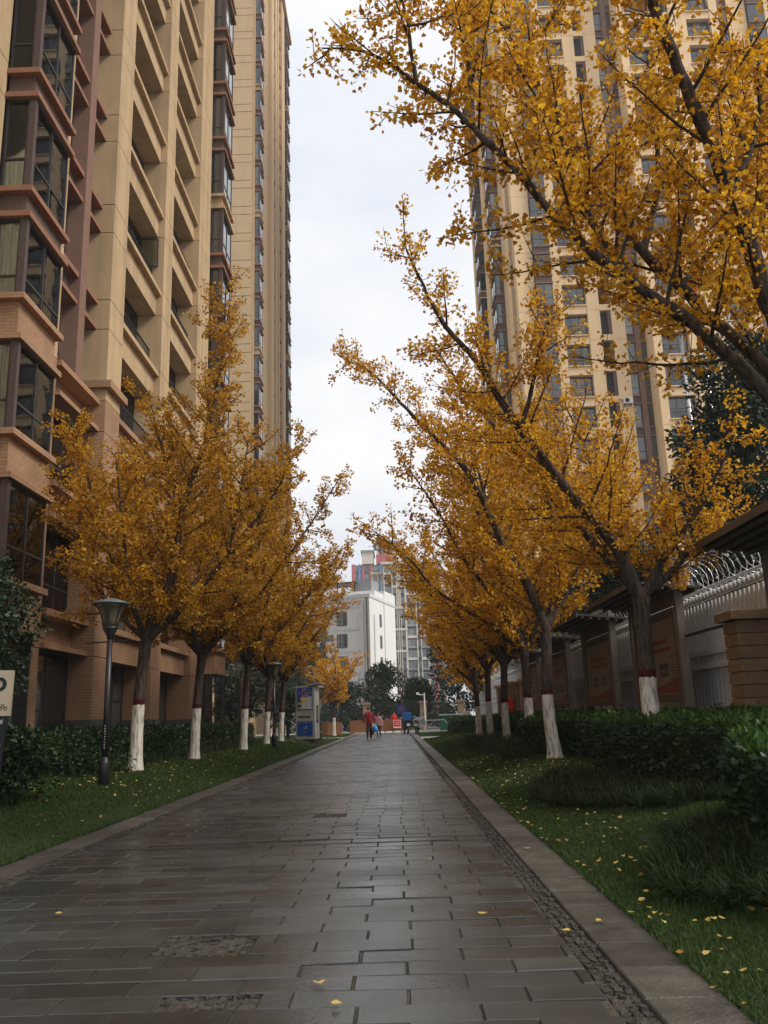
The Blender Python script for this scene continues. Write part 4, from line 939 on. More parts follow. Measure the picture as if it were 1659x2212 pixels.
def blob_clumps(seed, n, rx, ry, z0, z1, r0, r1):
    R = random.Random(seed); out = []
    for _ in range(n):
        a = R.uniform(0, 2 * PI); q = math.sqrt(R.random()); t = R.random(); z = z0 + (z1 - z0) * t; sh = math.sin(PI * (.18 + .72 * t))
        out.append((rx * q * sh * math.cos(a), ry * q * sh * math.sin(a), z, R.uniform(r0, r1)))
    return out
leafy('evergreen_tree', 'dark evergreen tree hanging over the sign at the left edge', 'tree', (-5.75, 11.2, .3), blob_clumps(1, 34, .95, .9, 1.30, 2.9, .25, .45), 15000, .075, 'evergreen_leaf', (.06, 1.6), seed=1)
leafy('broadleaf_tree', 'dark green broadleaf tree behind the fence at the right edge', 'tree', (10.6, 22.5, .3), blob_clumps(2, 70, 2.7, 2.6, 3.0, 10.2, .5, 1.1), 52000, .16, 'evergreen_leaf', (.16, 4.5), seed=2)
leafy('broadleaf_tree', 'dark green broadleaf tree behind the fence above the notice boards', 'tree', (7.6, 27.5, .3), blob_clumps(3, 44, 1.7, 2.2, 2.4, 6.0, .4, .9), 24000, .14, 'evergreen_leaf', (.14, 3.0), seed=3)
leafy('broadleaf_tree', 'dark broadleaf tree over the far end of the grey fence', 'tree', (7.4, 40, .2), blob_clumps(4, 44, 2.2, 2.2, 2.2, 6.5, .5, 1.0), 9000, .22, 'evergreen_leaf', (.16, 3.0), seed=4)
FT = [(-1.2, 84, 2.2, 6.3, 'bushy dark tree in front of the white building, left of the gate'), (2.2, 86, 1.7, 4.6, 'rounded dark tree behind the right gate post'), (5.6, 80, 2.6, 9.5, 'tall dark tree right of the path end behind the bins'), (8.8, 68, 2.6, 8.5, 'dark tree behind the white coated person'), (-5.2, 88, 2.2, 5.0, 'dark tree behind the left end of the orange barrier'), (-8.6, 80, 2.8, 9.0, 'dark tree left of the path end behind the golden ginkgo'), (-9.0, 50, 1.6, 7.4, 'slim dark conifer beyond the fan palms')]
for i, (x, y, r, h, lb) in enumerate(FT):
    leafy('dark_tree', lb, 'tree', (x, y, 0), blob_clumps(20 + i, 44, r, r, h * .22, h - .5, .45, .95), 7500, .27, 'tree_leaf_mid' if i in (0, 1) else 'evergreen_leaf', (.14, h * .5), 'dark trees beyond the path', seed=20 + i)
leafy('clipped_shrub', 'ball shaped dark shrub left of the vending kiosk', 'shrub', (-5.6, 45, 0), blob_clumps(40, 24, 1.0, 1.0, 1.2, 3.0, .5, .8), 5000, .16, 'evergreen_leaf', (.08, 1.4), seed=40)
for i, (x, y, r, h) in enumerate(((-3.4, 78, 1.2, 2.0), (-.9, 80, 1.3, 2.2), (1.3, 79, 1.2, 2.0), (4.2, 77, 1.2, 2.0), (-6.2, 76, 1.4, 2.0))):
    leafy('bush', ('low dark bush farthest left behind the gate', 'low dark bush right of the far left bush behind the gate', 'low dark bush behind the middle of the gate', 'low dark bush right of the middle gate post', 'low dark bush behind the right gate post')[(1, 2, 3, 4, 0)[i]], 'bush', (x, y, 0), blob_clumps(50 + i, 16, r, r, .4, h, .4, .7), 3000, .2, 'tree_leaf_mid' if i % 2 else 'evergreen_leaf', None, 'bushes behind the gate', seed=50 + i)
# bare tree
bt = thing('bare_tree', 'leafless grey tree in front of the white building', 'tree', (1.0, 92, 0)); R = random.Random(8); mb = MB()
mb.tube([(1.0, 92, -.1), (1.05, 92, 2.0), (1.0, 92, 3.6)], [.12, .09, .07], 7).build('trunk', 'bare_twig', bt)
mb = MB()
for i in range(34):
    a = R.uniform(0, 6.28); z = R.uniform(2.2, 4.0); l = R.uniform(1.5, 3.6); p0 = (1.02, 92, z); p1 = (1 + l * .3 * math.cos(a), 92 + l * .3 * math.sin(a), z + l * .55); p2 = (1 + l * .5 * math.cos(a + .3), 92 + l * .5 * math.sin(a + .3), z + l)
    mb.tube([p0, p1, p2], [.04, .025, .008], 4, False)
    for j in range(3):
        q = [p1[k] + (p2[k] - p1[k]) * R.random() for k in range(3)]; mb.tube([q, (q[0] + R.uniform(-.6, .6), q[1] + R.uniform(-.6, .6), q[2] + R.uniform(.2, .9))], [.014, .005], 3, False)
mb.build('branches', 'bare_twig', bt)

# fan palms
def palm(label, x, y, h, seed):
    R = np.random.default_rng(seed); T = thing('fan_palm', label, 'palm', (x, y, .3), 'fan palms beside the left tower')
    MB().tube([(x, y, .2), (x + .05, y, h * .5), (x, y, h)], [.16, .15, .17], 10).build('trunk', 'palm_fibre', T, (x, y, .3))
    P, D, Nn = [], [], []
    st = MB()
    for i in range(30):
        a = R.uniform(0, 2 * PI); el = R.uniform(-.6, 1.2); l = R.uniform(.7, 1.1); d = np.array([math.cos(a) * math.cos(el), math.sin(a) * math.cos(el), math.sin(el)])
        c = np.array([x, y, h]) + d * l; st.tube([(x, y, h - .05), tuple(c)], [.014, .009], 4, False)
        s = norm(np.cross(d, [0, 0, 1.0])); 
        for b in np.linspace(-1.25, 1.25, 22):
            P.append(c); D.append(d * math.cos(b) + s * math.sin(b) + np.array([0, 0, -.25])); Nn.append(np.cross(s, d) + R.normal(0, .1, 3))
    P = np.array(P); n = len(P)
    st.build('stalks', 'palm_leaf', T, (x, y, .3))
    tag(obj('crown', leaf_mesh('crown', P - [x, y, .3], np.array(D), np.array(Nn), R.uniform(.6, .85, n), 'palm_leaf', 'blade', np.full(n, .035)), (x, y, .3), T), kind='stuff')
palm('fan palm nearest the left tower corner', -6.9, 38.5, 3.0, 1); palm('taller fan palm behind the third left ginkgo', -6.2, 42.0, 3.3, 2); palm('fan palm left of the second lamp post', -5.4, 41, 2.6, 3)

# ------------------------------------------------------------------ hedges, beds, grass, fallen leaves
def hedge(label, poly_l, poly_r, h, seed, dens, size, m='hedge_leaf', top_m=None, group='clipped hedges'):
    """strip between two polylines (path side, far side); loops of y-sorted (x, y) points"""
    R = np.random.default_rng(seed); Lp, Rp = np.array(poly_l, float), np.array(poly_r, float)
    n = 40; t = np.linspace(0, 1, n)
    def samp(P):
        s = np.r_[0, np.cumsum(np.linalg.norm(np.diff(P, axis=0), axis=1))]; s /= s[-1]
        return np.stack([np.interp(t, s, P[:, 0]), np.interp(t, s, P[:, 1])], -1)
    A, B = samp(Lp), samp(Rp); c = A.mean(0); base = np.array([c[0], c[1], float(gz(*c))])
    T = thing('hedge', label, 'hedge', tuple(base), group)
    # woody dark core, kept well inside the leaves
    mbv = []; 
    for i in range(n):
        for (p, q) in ((A[i], B[i]), (B[i], A[i])):
            e = p + (q - p) * min(.3, .10 / (np.linalg.norm(q - p) + 1e-6)); z = float(gz(*e)); mbv.append((e[0], e[1], z)); mbv.append((e[0], e[1], z + h - .10))
    f = []
    for i in range(n - 1):
        o, q = i * 4, (i + 1) * 4
        f += [(o, q, q + 1, o + 1), (o + 1, q + 1, q + 3, o + 3), (o + 3, q + 3, q + 2, o + 2)]
    f += [(0, 1, 3, 2), ((n - 1) * 4, (n - 1) * 4 + 2, (n - 1) * 4 + 3, (n - 1) * 4 + 1)]
    MB().add(mbv, f).build('core', 'lawn_soil', T, tuple(base))
    per = np.linalg.norm(np.diff(A, axis=0), axis=1).sum(); wid = np.linalg.norm(B - A, axis=1).mean()
    def shell(N, kind):
        tt = R.random(N); i = (tt * (n - 1)).astype(int); fr = (tt * (n - 1) - i)[:, None]; a = A[i] * (1 - fr) + A[i + 1] * fr; b = B[i] * (1 - fr) + B[i + 1] * fr
        if kind == 'top':
            u = R.random(N)[:, None]; p = a + (b - a) * u; z = gz(p[:, 0], p[:, 1]) + h + .035 * np.sin(p[:, 0] * 5 + p[:, 1] * 3.1) + R.normal(0, .03, N) + (R.random(N) < .05) * R.uniform(0, .09, N); nr = np.tile([0, 0, 1.], (N, 1))
        else:
            src, oth = (a, b) if kind == 'l' else (b, a); p = src + norm(src - oth) * R.normal(0, .03, (N, 1)); z = gz(p[:, 0], p[:, 1]) + h * R.random(N) ** .8; nr = np.c_[norm(src - oth), np.zeros(N)]
        return np.c_[p, z], nr
    def ends(N, idx):
        u = R.random(N)[:, None]; p = A[idx] + (B[idx] - A[idx]) * u; d = (A[0] - A[2]) if idx == 0 else (A[-1] - A[-3]); d = d / np.linalg.norm(d)
        p = p + d * R.normal(0, .03, (N, 1)); z = gz(p[:, 0], p[:, 1]) + h * R.random(N) ** .8; return np.c_[p, z], np.tile([d[0], d[1], 0], (N, 1))
    def leaves(nm, sets, mm):
        P = np.vstack([s[0] for s in sets]); Q = np.vstack([s[1] for s in sets]); k = len(P)
        out = norm(Q * .7 + R.normal(0, .6, (k, 3)) + np.array([0, 0, .35])); nr = norm(Q * .8 + R.normal(0, .6, (k, 3)))
        tag(obj(nm, leaf_mesh(nm, P - base, out, nr, size * R.uniform(.6, 1.25, k), mm, 'oval', None), base, T), kind='stuff')
    leaves('side_leaves', [shell(int(per * h * dens), 'l'), shell(int(per * h * dens * .5), 'r'), ends(int(wid * h * dens), 0), ends(int(wid * h * dens * .5), -1)], m)
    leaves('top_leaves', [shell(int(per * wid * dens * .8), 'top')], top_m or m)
    return T
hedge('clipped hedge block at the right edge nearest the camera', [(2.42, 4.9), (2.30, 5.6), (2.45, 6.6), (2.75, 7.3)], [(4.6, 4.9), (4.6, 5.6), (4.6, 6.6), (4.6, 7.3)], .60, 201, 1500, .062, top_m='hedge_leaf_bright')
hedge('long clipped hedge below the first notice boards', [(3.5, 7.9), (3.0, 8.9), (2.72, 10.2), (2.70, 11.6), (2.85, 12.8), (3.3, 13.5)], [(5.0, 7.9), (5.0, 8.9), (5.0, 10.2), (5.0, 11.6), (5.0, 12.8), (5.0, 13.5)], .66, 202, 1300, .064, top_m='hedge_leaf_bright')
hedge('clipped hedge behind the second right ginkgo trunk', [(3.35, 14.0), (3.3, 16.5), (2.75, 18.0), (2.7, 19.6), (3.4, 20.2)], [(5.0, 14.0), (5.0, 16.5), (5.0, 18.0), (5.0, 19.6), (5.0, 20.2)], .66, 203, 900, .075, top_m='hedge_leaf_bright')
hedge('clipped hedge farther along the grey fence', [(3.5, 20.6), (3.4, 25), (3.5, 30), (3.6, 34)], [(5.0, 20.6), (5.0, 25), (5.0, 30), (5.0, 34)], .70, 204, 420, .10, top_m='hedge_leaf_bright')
hedge('low hedge by the bins past the side path', [(3.1, 50.5), (3.2, 54), (3.4, 57)], [(6.5, 50.5), (6.5, 54), (6.5, 57)], .9, 205, 260, .13, m='tree_leaf_mid')
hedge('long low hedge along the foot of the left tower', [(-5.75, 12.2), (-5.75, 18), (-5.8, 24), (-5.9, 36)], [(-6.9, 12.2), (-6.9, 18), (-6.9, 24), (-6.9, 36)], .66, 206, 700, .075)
leafy('round_shrub', 'rounded glossy shrub in front of the sign at the left edge', 'shrub', (-4.75, 10.6, .25), blob_clumps(9, 30, .62, .55, .22, .72, .20, .30), 6500, .066, 'hedge_leaf', None, seed=60)
leafy('round_shrub', 'low dark shrub below the first left ginkgo tree', 'shrub', (-5.3, 15.3, .28), blob_clumps(10, 18, .7, .5, .08, .30, .14, .24), 3000, .06, 'hedge_leaf', None, seed=61)

def blades(name, label, pts, hgt, wid, m, spread=.5, lean=.25, seed=1, cat_kind='stuff', parent=None):
    R = np.random.default_rng(seed); n = len(pts)
    d = norm(np.c_[R.normal(0, lean, (n, 2)), np.ones(n)]); a = R.uniform(0, 2 * PI, n); nr = np.c_[np.cos(a), np.sin(a), np.full(n, .15)]
    o = obj(name, leaf_mesh(name, pts, d, nr, hgt, m, 'blade', wid)); return tag(o, label, kind='stuff')
def scatter(n, x0, x1, y0, y1, R, power=1.0):
    x = R.uniform(x0, x1, n); y = y0 + (y1 - y0) * R.random(n) ** power; return x, y
R = np.random.default_rng(77)
G = []
for (n, x0, x1, y0, y1) in ((52000, 1.225, 2.9, 2.8, 7.0), (42000, 1.225, 3.0, 7.0, 13), (30000, 1.26, 3.4, 13, 24), (16000, 1.26, 3.6, 24, 44.4), (5000, 1.28, 4, 50.3, 60)):
    x, y = scatter(n, x0, x1, y0, y1, R); G.append(np.c_[x, y, gz(x, y) - .004])
P = np.vstack(G); hh = R.uniform(.022, .048, len(P)) * np.clip(P[:, 1] / 14, 1, 2.0)
blades('grass', 'short green grass on the right lawn', P, hh, np.clip(.004 + P[:, 1] * .00055, .005, .02), 'grass_blade', seed=3, lean=.35)
G = []
for (n, x0, x1, y0, y1) in ((56000, -6.0, -3.295, 6.5, 13), (46000, -5.8, -3.295, 13, 22), (26000, -5.8, -3.33, 22, 36), (12000, -8, -3.33, 36, 52), (5000, -9, -3.35, 55.6, 66)):
    x, y = scatter(n, x0, x1, y0, y1, R); G.append(np.c_[x, y, gz(x, y) - .004])
P = np.vstack(G); hh = R.uniform(.022, .048, len(P)) * np.clip(P[:, 1] / 14, 1, 2.0)
blades('grass', 'short green grass on the left lawn', P, hh, np.clip(.004 + P[:, 1] * .00055, .005, .022), 'grass_blade', seed=4, lean=.35)

def lilyturf(label, cents, seed, nb=95, h=.24):
    R = np.random.default_rng(seed); P, D, Nr = [], [], []
    for (cx, cy) in cents:
        a = R.uniform(0, 2 * PI, nb); q = R.uniform(.15, 1.0, nb); rr_ = R.uniform(0, .07, nb)
        P.append(np.c_[cx + rr_ * np.cos(a), cy + rr_ * np.sin(a), gz(cx, cy) + np.zeros(nb) - .01]); d = np.c_[np.cos(a) * q, np.sin(a) * q, R.uniform(.35, .95, nb)]; D.append(d); Nr.append(np.c_[-np.cos(a), -np.sin(a), q + .2])
    P, D, Nr = map(np.vstack, (P, D, Nr)); n = len(P); base, fc = SHAPES['blade']
    o = obj('lilyturf', leaf_mesh('lilyturf', P, D, Nr, h * R.uniform(.7, 1.25, n), 'lilyturf_blade', 'arch', np.full(n, .009))); return tag(o, label, kind='stuff')
R = np.random.default_rng(5)
def bed(xl, xr, y0, y1, sp):
    c = []
    for y in np.arange(y0, y1, sp):
        for x in np.arange(xl(y), xr(y), sp): c.append((x + R.uniform(-.4, .4) * sp, y + R.uniform(-.4, .4) * sp))
    return c
lilyturf('dark spiky lilyturf bed at the lower right edge', bed(lambda y: 1.62 + .30 * abs(y - 5.5) ** 1.5, lambda y: 2.6, 4.1, 6.9, .14), 301, 85, .20)
lilyturf('dark spiky lilyturf bed before the long right hedge', bed(lambda y: 1.72 + .16 * abs(y - 10.9) ** 1.5, lambda y: 3.0 - .1 * (y - 8), 8.2, 13.2, .16), 302, 75, .21)
lilyturf('dark grassy bed around the far right trunks', bed(lambda y: 2.35, lambda y: 3.2, 17.6, 30, .34), 303, 50, .38)
lilyturf('dark grassy clumps at the lower left edge', bed(lambda y: -5.4, lambda y: -4.35 - .25 * abs(y - 9.6), 8.7, 10.6, .18), 304, 70, .26)
lilyturf('dark grassy strip below the left hedge', bed(lambda y: -5.75, lambda y: -5.2, 14.5, 34, .42), 305, 46, .32)

R = np.random.default_rng(9)
def litter(label, sets, seed, size=.037):
    P = []
    for (n, fx, fy) in sets:
        x = fx(n); y = fy(n); P.append(np.c_[x, y, gz(x, y) + R.uniform(.022, .05, n)])
    P = np.vstack(P); n = len(P); a = R.uniform(0, 2 * PI, n); d = np.c_[np.cos(a), np.sin(a), R.normal(0, .25, n)]; nr = np.c_[R.normal(0, .35, (n, 2)), np.ones(n)]
    return tag(obj('fallen_leaves', leaf_mesh('fallen_leaves', P, d, nr, size * R.uniform(.7, 1.2, n), 'fallen_leaf', 'fan')), label, kind='stuff')
U = R.uniform
litter('yellow ginkgo leaves lying on the right lawn', [(70, lambda n: U(1.3, 2.1, n), lambda n: U(3.2, 6.2, n)), (110, lambda n: U(1.3, 2.3, n), lambda n: U(6.2, 12, n)), (330, lambda n: U(1.3, 3.0, n), lambda n: U(12, 22, n)), (260, lambda n: U(1.3, 3.2, n), lambda n: U(22, 44, n)), (34, lambda n: U(1.75, 2.1, n), lambda n: U(4.0, 4.6, n)), (40, lambda n: U(1.2, 1.3, n), lambda n: U(3.4, 16, n))], 1)
litter('yellow ginkgo leaves lying on the left lawn', [(60, lambda n: U(-5.2, -3.4, n), lambda n: U(7, 12, n)), (330, lambda n: R.normal(-4.5, .6, n).clip(-6, -3.4), lambda n: U(12, 20, n)), (420, lambda n: R.normal(-4.4, .6, n).clip(-6, -3.4), lambda n: U(20, 40, n)), (90, lambda n: U(-5, -3.4, n), lambda n: U(40, 52, n))], 2)
LF = [(-.36, 3.98), (-.25, 3.72), (.45, 5.25), (.80, 4.78), (1.02, 4.95), (.22, 7.15), (-2.05, 5.55), (1.05, 7.6)]
LFL = ['yellow leaf on the paving above the broken slab', 'yellow leaf on the paving nearest the bottom edge', 'yellow leaf on the paving left of the right gutter', 'yellow leaf lying at the right gutter cobbles', 'yellow leaf lying on the right kerb nearest us', 'yellow leaf near the middle of the path', 'pale leaf alone on the left part of the paving', 'yellow leaf farther along the right kerb']
base, fc = SHAPES['fan']
LM = [mesh_np('fallen_leaf', (base * .055) @ np.array([[math.cos(q), math.sin(q), 0], [-math.sin(q), math.cos(q), 0], [0, 0, 1]]) + [0, 0, .012], fc, 'fallen_leaf') for q in (.3, 1.6, 2.9, 4.4, 5.3)]
for i, (x, y) in enumerate(LF): tag(obj('fallen_leaf', LM[i % 5], (x, y, .006)), LFL[i], 'leaf', 'single leaves on the paving')

# ------------------------------------------------------------------ fence, notice boards, flagpoles (right)
FX = 5.65; FT_ = 3.02
fe = thing('slat_fence', 'tall grey metal slat fence with beaded top rail running along the right side', 'fence', (FX, 30, .3))
sm = MB().box(0, .05, 0, .125, 0, FT_ - .36).mesh('slat', 'fence_grey')
n = 0; y = 7.6
while y < 62 and n < 298: obj('slat', sm, (FX, y, .3), fe); y += .183; n += 1
YE = y
boxo('back_sheet', fe, FX + .056, FX + .07, 7.6, YE, .3, FT_ - .12, 'fence_grey')
for z in (1.78, 2.02): boxo('mid_rail', fe, FX - .05, FX - .003, 7.6, YE, z, z + .11, 'fence_grey')
MB().tube([(FX, 7.6, FT_), (FX, YE, FT_)], .035, 8).build('top_rail', 'fence_grey', fe); MB().tube([(FX, 7.6, FT_ + .17), (FX, YE, FT_ + .17)], .03, 8).build('top_rail', 'fence_grey', fe)
bm_ = MB().lathe([(.01, -.055), (.04, -.04), (.055, 0), (.04, .04), (.01, .055)], sides=8).mesh('bead', 'fence_grey', True)
y = 7.7; n = 0
while y < 48 and n < 280: obj('bead', bm_, (FX - .02, y, FT_ + .05), fe); y += .183; n += 1
rw = thing('razor_wire', 'coiled silver razor wire along the top of the grey fence', 'wire', (FX, 30, FT_))
t = np.arange(0, 190 * 2 * PI, 2 * PI / 16); yy = 7.6 + t / (2 * PI) * .27; p = np.c_[FX + .10 + .34 * np.cos(t), yy, FT_ + .47 + .34 * np.sin(t)]
v, f = tube_np(p, np.full(len(p), .0075), 3); obj('coil', mesh_np('coil', v - [FX, 30, FT_], f, 'wire'), (FX, 30, FT_), rw)
R = np.random.default_rng(4); q = p[::1]; k = len(q); d = norm(R.normal(0, 1, (k, 3)))
tag(obj('barbs', leaf_mesh('barbs', q - d * .03 - [FX, 30, FT_], d, R.normal(0, 1, (k, 3)), np.full(k, .06), 'wire', 'oval'), (FX, 30, FT_), rw), kind='stuff')
def block_pillar(label, x, y, w, h, z0=.3):
    T = thing('stone_pillar', label, 'pillar', (x, y, z0), 'stone pillars in front of the fence')
    boxo('mortar_core', T, x - w / 2 + .03, x + w / 2 - .03, y - w / 2 + .03, y + w / 2 - .03, z0, z0 + h, 'mortar')
    rn = random.Random(int(y * 10)); n = int(h / .178); hh = h / n
    me = []
    for s in range(4):
        mb = MB(); mb.cham(-w / 2, w / 2, -w / 2, w / 2, 0, hh - .012, .012); mb.v = [(a + rn.uniform(-.008, .008), b + rn.uniform(-.008, .008), c) for a, b, c in mb.v]; me.append(mb.mesh('block', 'block_stone'))
    for i in range(n): obj('block', me[rn.randrange(4)], (x, y, z0 + i * hh), T)
    MB().cham(x - w / 2 - .09, x + w / 2 + .09, y - w / 2 - .09, y + w / 2 + .09, z0 + h + .004, z0 + h + .16, .03).build('cap', 'block_stone', T)
    return T
block_pillar('brown stone block pillar in front of the grey fence at the right edge', 5.28, 13.0, .50, 2.05)
block_pillar('brown stone block pillar partly hidden behind the far right trunks', 5.28, 35.5, .50, 2.05); block_pillar('brown stone block pillar near the far end of the grey fence', 5.28, 39.5, .50, 2.05); block_pillar('last brown stone block pillar of the grey fence by the red banner', 5.28, 44.0, .50, 2.05)
boxo('stay_bar', block_pillar.__globals__['fe'], 5.03, 5.07, 13.3, 15.2, 2.30, 2.34, 'cable')

BX = 5.0
def notice_board(label, y0, L, seed):
    T = thing('notice_board', label, 'notice board', (BX, y0 + L / 2, .3), 'roofed notice boards by the fence'); rn = random.Random(seed)
    for y in (y0, y0 + L):
        boxo('post', T, BX - .07, BX + .07, y - .07, y + .07, .2, 3.46, 'timber_grey')
        boxo('post_cap', T, BX - .085, BX + .085, y - .085, y + .085, 3.462, 3.50, 'timber_grey')
    ya, yb = y0 + .16, y0 + L - .16
    boxo('frame_rail', T, BX - .06, BX + .05, ya, yb, 1.22, 1.36, 'timber_brown'); boxo('frame_rail', T, BX - .06, BX + .05, ya, yb, 2.72, 2.86, 'timber_brown')
    boxo('frame_stile', T, BX - .06, BX + .05, ya, ya + .09, 1.362, 2.718, 'timber_brown'); boxo('frame_stile', T, BX - .06, BX + .05, yb - .09, yb, 1.362, 2.718, 'timber_brown')
    boxo('frame_foot', T, BX - .05, BX + .04, ya + .1, ya + .2, .2, 1.218, 'timber_grey'); boxo('frame_foot', T, BX - .05, BX + .04, yb - .2, yb - .1, .2, 1.218, 'timber_grey')
    pn = boxo('poster', T, BX - .03, BX + .03, ya + .092, yb - .092, 1.362, 2.718, 'board_paper')
    W = yb - ya - .18; yc = (ya + yb) / 2; x = BX - .031
    MB().box(x - .003, x, yc - W * .30, yc + W * .30, 2.28, 2.36).box(x - .003, x, yc - W * .36, yc + W * .24, 2.13, 2.20).build('red_headline', 'board_red', pn)
    mb = MB(); mb.poly([(x, ya + .12, 1.38), (x, yb - .12, 1.38), (x, yb - .12, 1.46), (x, yc, 1.50), (x, ya + .12, 1.64)], (-.003, 0, 0)); mb.build('red_foot', 'board_red', pn)
    mb = MB()
    for a, b in ((.05, .26), (-.26, -.05)):
        for c, d in ((1.80, 1.92), (1.68, 1.78)): mb.box(x - .003, x, yc + W * a, yc + W * b, c, d)
    for r in range(12):
        zz = 2.06 - r * .05; u = yc - W * .46; mb.box(x - .003, x, u, u + W * rn.uniform(.10, .16), zz, zz + .014); u = yc + W * .30; mb.box(x - .003, x, u, u + W * rn.uniform(.08, .15), zz, zz + .014)
    mb.build('print', 'board_text', pn)
    hd = boxo('header', T, BX - .04, BX + .03, ya, yb, 2.90, 3.14, 'timber_brown')
    mb = MB()
    for i in range(6): glyph_strokes(mb, BX - .041, ya + .45 + i * .33, 2.935, .17, rn, 'y')
    mb.build('header_lettering', 'board_red', hd)
    # tilted canopy on battens
    mb = MB(); cx0, cx1 = BX - .82, BX + .34; c0, c1 = y0 - .25, y0 + L + .35
    mb.poly([(cx0, c0, 3.24), (cx1, c0, 3.12), (cx1, c0, 3.16), (cx0, c0, 3.28)], (0, c1 - c0, 0)); cn = mb.build('canopy', 'canopy_dark', T)
    MB().poly([(cx0 - .03, c0 - .02, 3.20), (cx0 - .002, c0 - .02, 3.20), (cx0 - .002, c0 - .02, 3.30), (cx0 - .03, c0 - .02, 3.30)], (0, c1 - c0 + .04, 0)).build('canopy_edge', 'timber_brown', cn)
    for i in range(6):
        u = cx0 + .1 + i * .19; zz = 3.24 - (u - cx0) * .103
        MB().box(u, u + .05, c0 + .02, c1 - .02, zz - .055, zz - .012).build('batten', 'timber_grey', cn)
    MB().tube([(BX - .03, y0 + .08, 3.40), (cx0 + .1, y0 + L * .5, 3.29)], .008, 5).build('stay', 'steel', T)
    return T
for i, (y, lb) in enumerate(((8.4, 'notice board at the right edge with only its dark canopy showing'), (15.1, 'roofed wooden notice board with red printed poster behind the hedge ginkgo'), (19.9, 'roofed wooden notice board between the two nearest right trunks'), (25.2, 'roofed wooden notice board behind the ginkgo before the hedge'), (30.6, 'farthest roofed wooden notice board along the fence'))): notice_board(lb, y, 3.0 if i else 2.9, i)
def flagpole(label, x, y, h):
    T = thing('flagpole', label, 'flagpole', (x, y, .3), 'steel flagpoles behind the fence')
    MB().tube([(x, y, .3), (x, y, h * .5), (x, y, h)], [.085, .07, .05], 12).build('pole', 'steel', T, smooth=True)
    MB().lathe([(.02, 0), (.12, .05), (.12, .12), (.05, .2), (.03, .28)], (x, y, h)).build('truck', 'steel', T, smooth=True); MB().box(x - .4, x + .4, y - .4, y + .4, .2, .5).build('base', 'concrete_light', T); return T
flagpole('short left steel flagpole before the right tower', 10.40, 28, 13.9); flagpole('middle steel flagpole carrying the red flag', 11.15, 28, 16.6); flagpole('right steel flagpole partly behind leaves', 12.17, 28, 16.1)
fg = thing('flag', 'red flag hanging limp from the middle flagpole', 'flag', (11.15, 28, 14))
v = []; f = []; nu, nv = 14, 18
for j in range(nv):
    for i in range(nu):
        u, w = i / (nu - 1), j / (nv - 1); x = 11.06 - .36 * u * (.4 + .6 * w) + .05 * math.sin(u * 13 + w * 2); yv = 27.93 - .12 * math.sin(u * 11 + w * 1.5); v.append((x + .25 * w * u, yv, 15.9 - 2.3 * w - .5 * u))
for j in range(nv - 1):
    for i in range(nu - 1): f.append((j * nu + i, j * nu + i + 1, (j + 1) * nu + i + 1, (j + 1) * nu + i))
mb = MB().add(v, f); k = len(v); mb.add([(a, b + .012, c) for a, b, c in v], [tuple(reversed(q)) for q in f]); mb.build('cloth', 'flag_red', fg, smooth=True)
mb = MB()
for (x, z, r) in ((10.98, 15.35, .10), (10.90, 15.1, .05), (10.97, 14.95, .05), (11.02, 14.75, .05), (10.95, 14.6, .05)):
    pts = [(x + (r if i % 2 == 0 else r * .4) * math.sin(i * PI / 5), 27.78, z + (r if i % 2 == 0 else r * .4) * math.cos(i * PI / 5)) for i in range(10)]; mb.poly(pts, (0, .006, 0))
mb.build('stars', 'flag_yellow', fg)
bn = thing('banner', 'red banner tied between trunks by the far fence end', 'banner', (4.6, 36.5, 1.0)); MB().box(4.32, 4.86, 36.48, 36.5, 1.0, 1.75).build('cloth', 'flag_red', bn)
mb = MB(); [glyph_strokes(mb, 4.36 + .12 * i, 36.478, 1.35, .09, random.Random(i)) for i in range(4)]; mb.build('lettering', 'flag_yellow', bn)
for x in (4.30, 4.88): MB().tube([(x, 36.49, 0), (x, 36.49, 2.1)], .02, 6).build('stake', 'cable', bn)

# ------------------------------------------------------------------ lamp posts, sign, kiosk (left)
def lamp_post(label, x, y, z0):
    T = thing('lamp_post', label, 'lamp post', (x, y, z0), 'garden lamp posts on the left lawn')
    MB().lathe([(.085, -.05), (.085, .40), (.080, .42), (.06, .47), (.050, .50)], (x, y, z0)).build('base', 'lamp_iron', T, (x, y, z0), True)
    MB().lathe([(.048, .48), (.045, 1.2), (.042, 2.28)], (x, y, z0)).build('pole', 'lamp_iron', T, (x, y, z0), True)
    MB().tube([(x - .36, y, z0 + 2.21), (x + .36, y, z0 + 2.23)], .011, 6).build('cross_bar', 'lamp_iron', T, (x, y, z0))
    MB().lathe([(.045, 2.26), (.05, 2.30), (.115, 2.42), (.118, 2.45)], (x, y, z0)).build('collar', 'lamp_iron', T, (x, y, z0), True)
    hd = MB().lathe([(.110, 2.452), (.122, 2.55), (.155, 2.66), (.21, 2.76), (.255, 2.80)], (x, y, z0), 24).build('lantern', 'lamp_glass', T, (x, y, z0), True)
    for k in range(6):
        a = PI / 6 + k * PI / 3; pr = [(.116, 2.45), (.128, 2.55), (.161, 2.66), (.216, 2.76), (.262, 2.80)]
        MB().tube([(x + r * math.cos(a), y + r * math.sin(a), z0 + z) for r, z in pr], .008, 5).build('rib', 'lamp_iron', hd, (x, y, z0))
    MB().lathe([(.285, 2.795), (.29, 2.815), (.20, 2.85), (.09, 2.885), (.02, 2.90)], (x, y, z0), 24).build('cap', 'lamp_top', T, (x, y, z0), True)
    mb = MB(); rn = random.Random(3)
    for i in range(9): glyph_strokes(mb, x - .008, y - .047, z0 + .62 + i * .04, .022, rn)
    mb.build('pole_lettering', 'sign_white', T, (x, y, z0)); return T
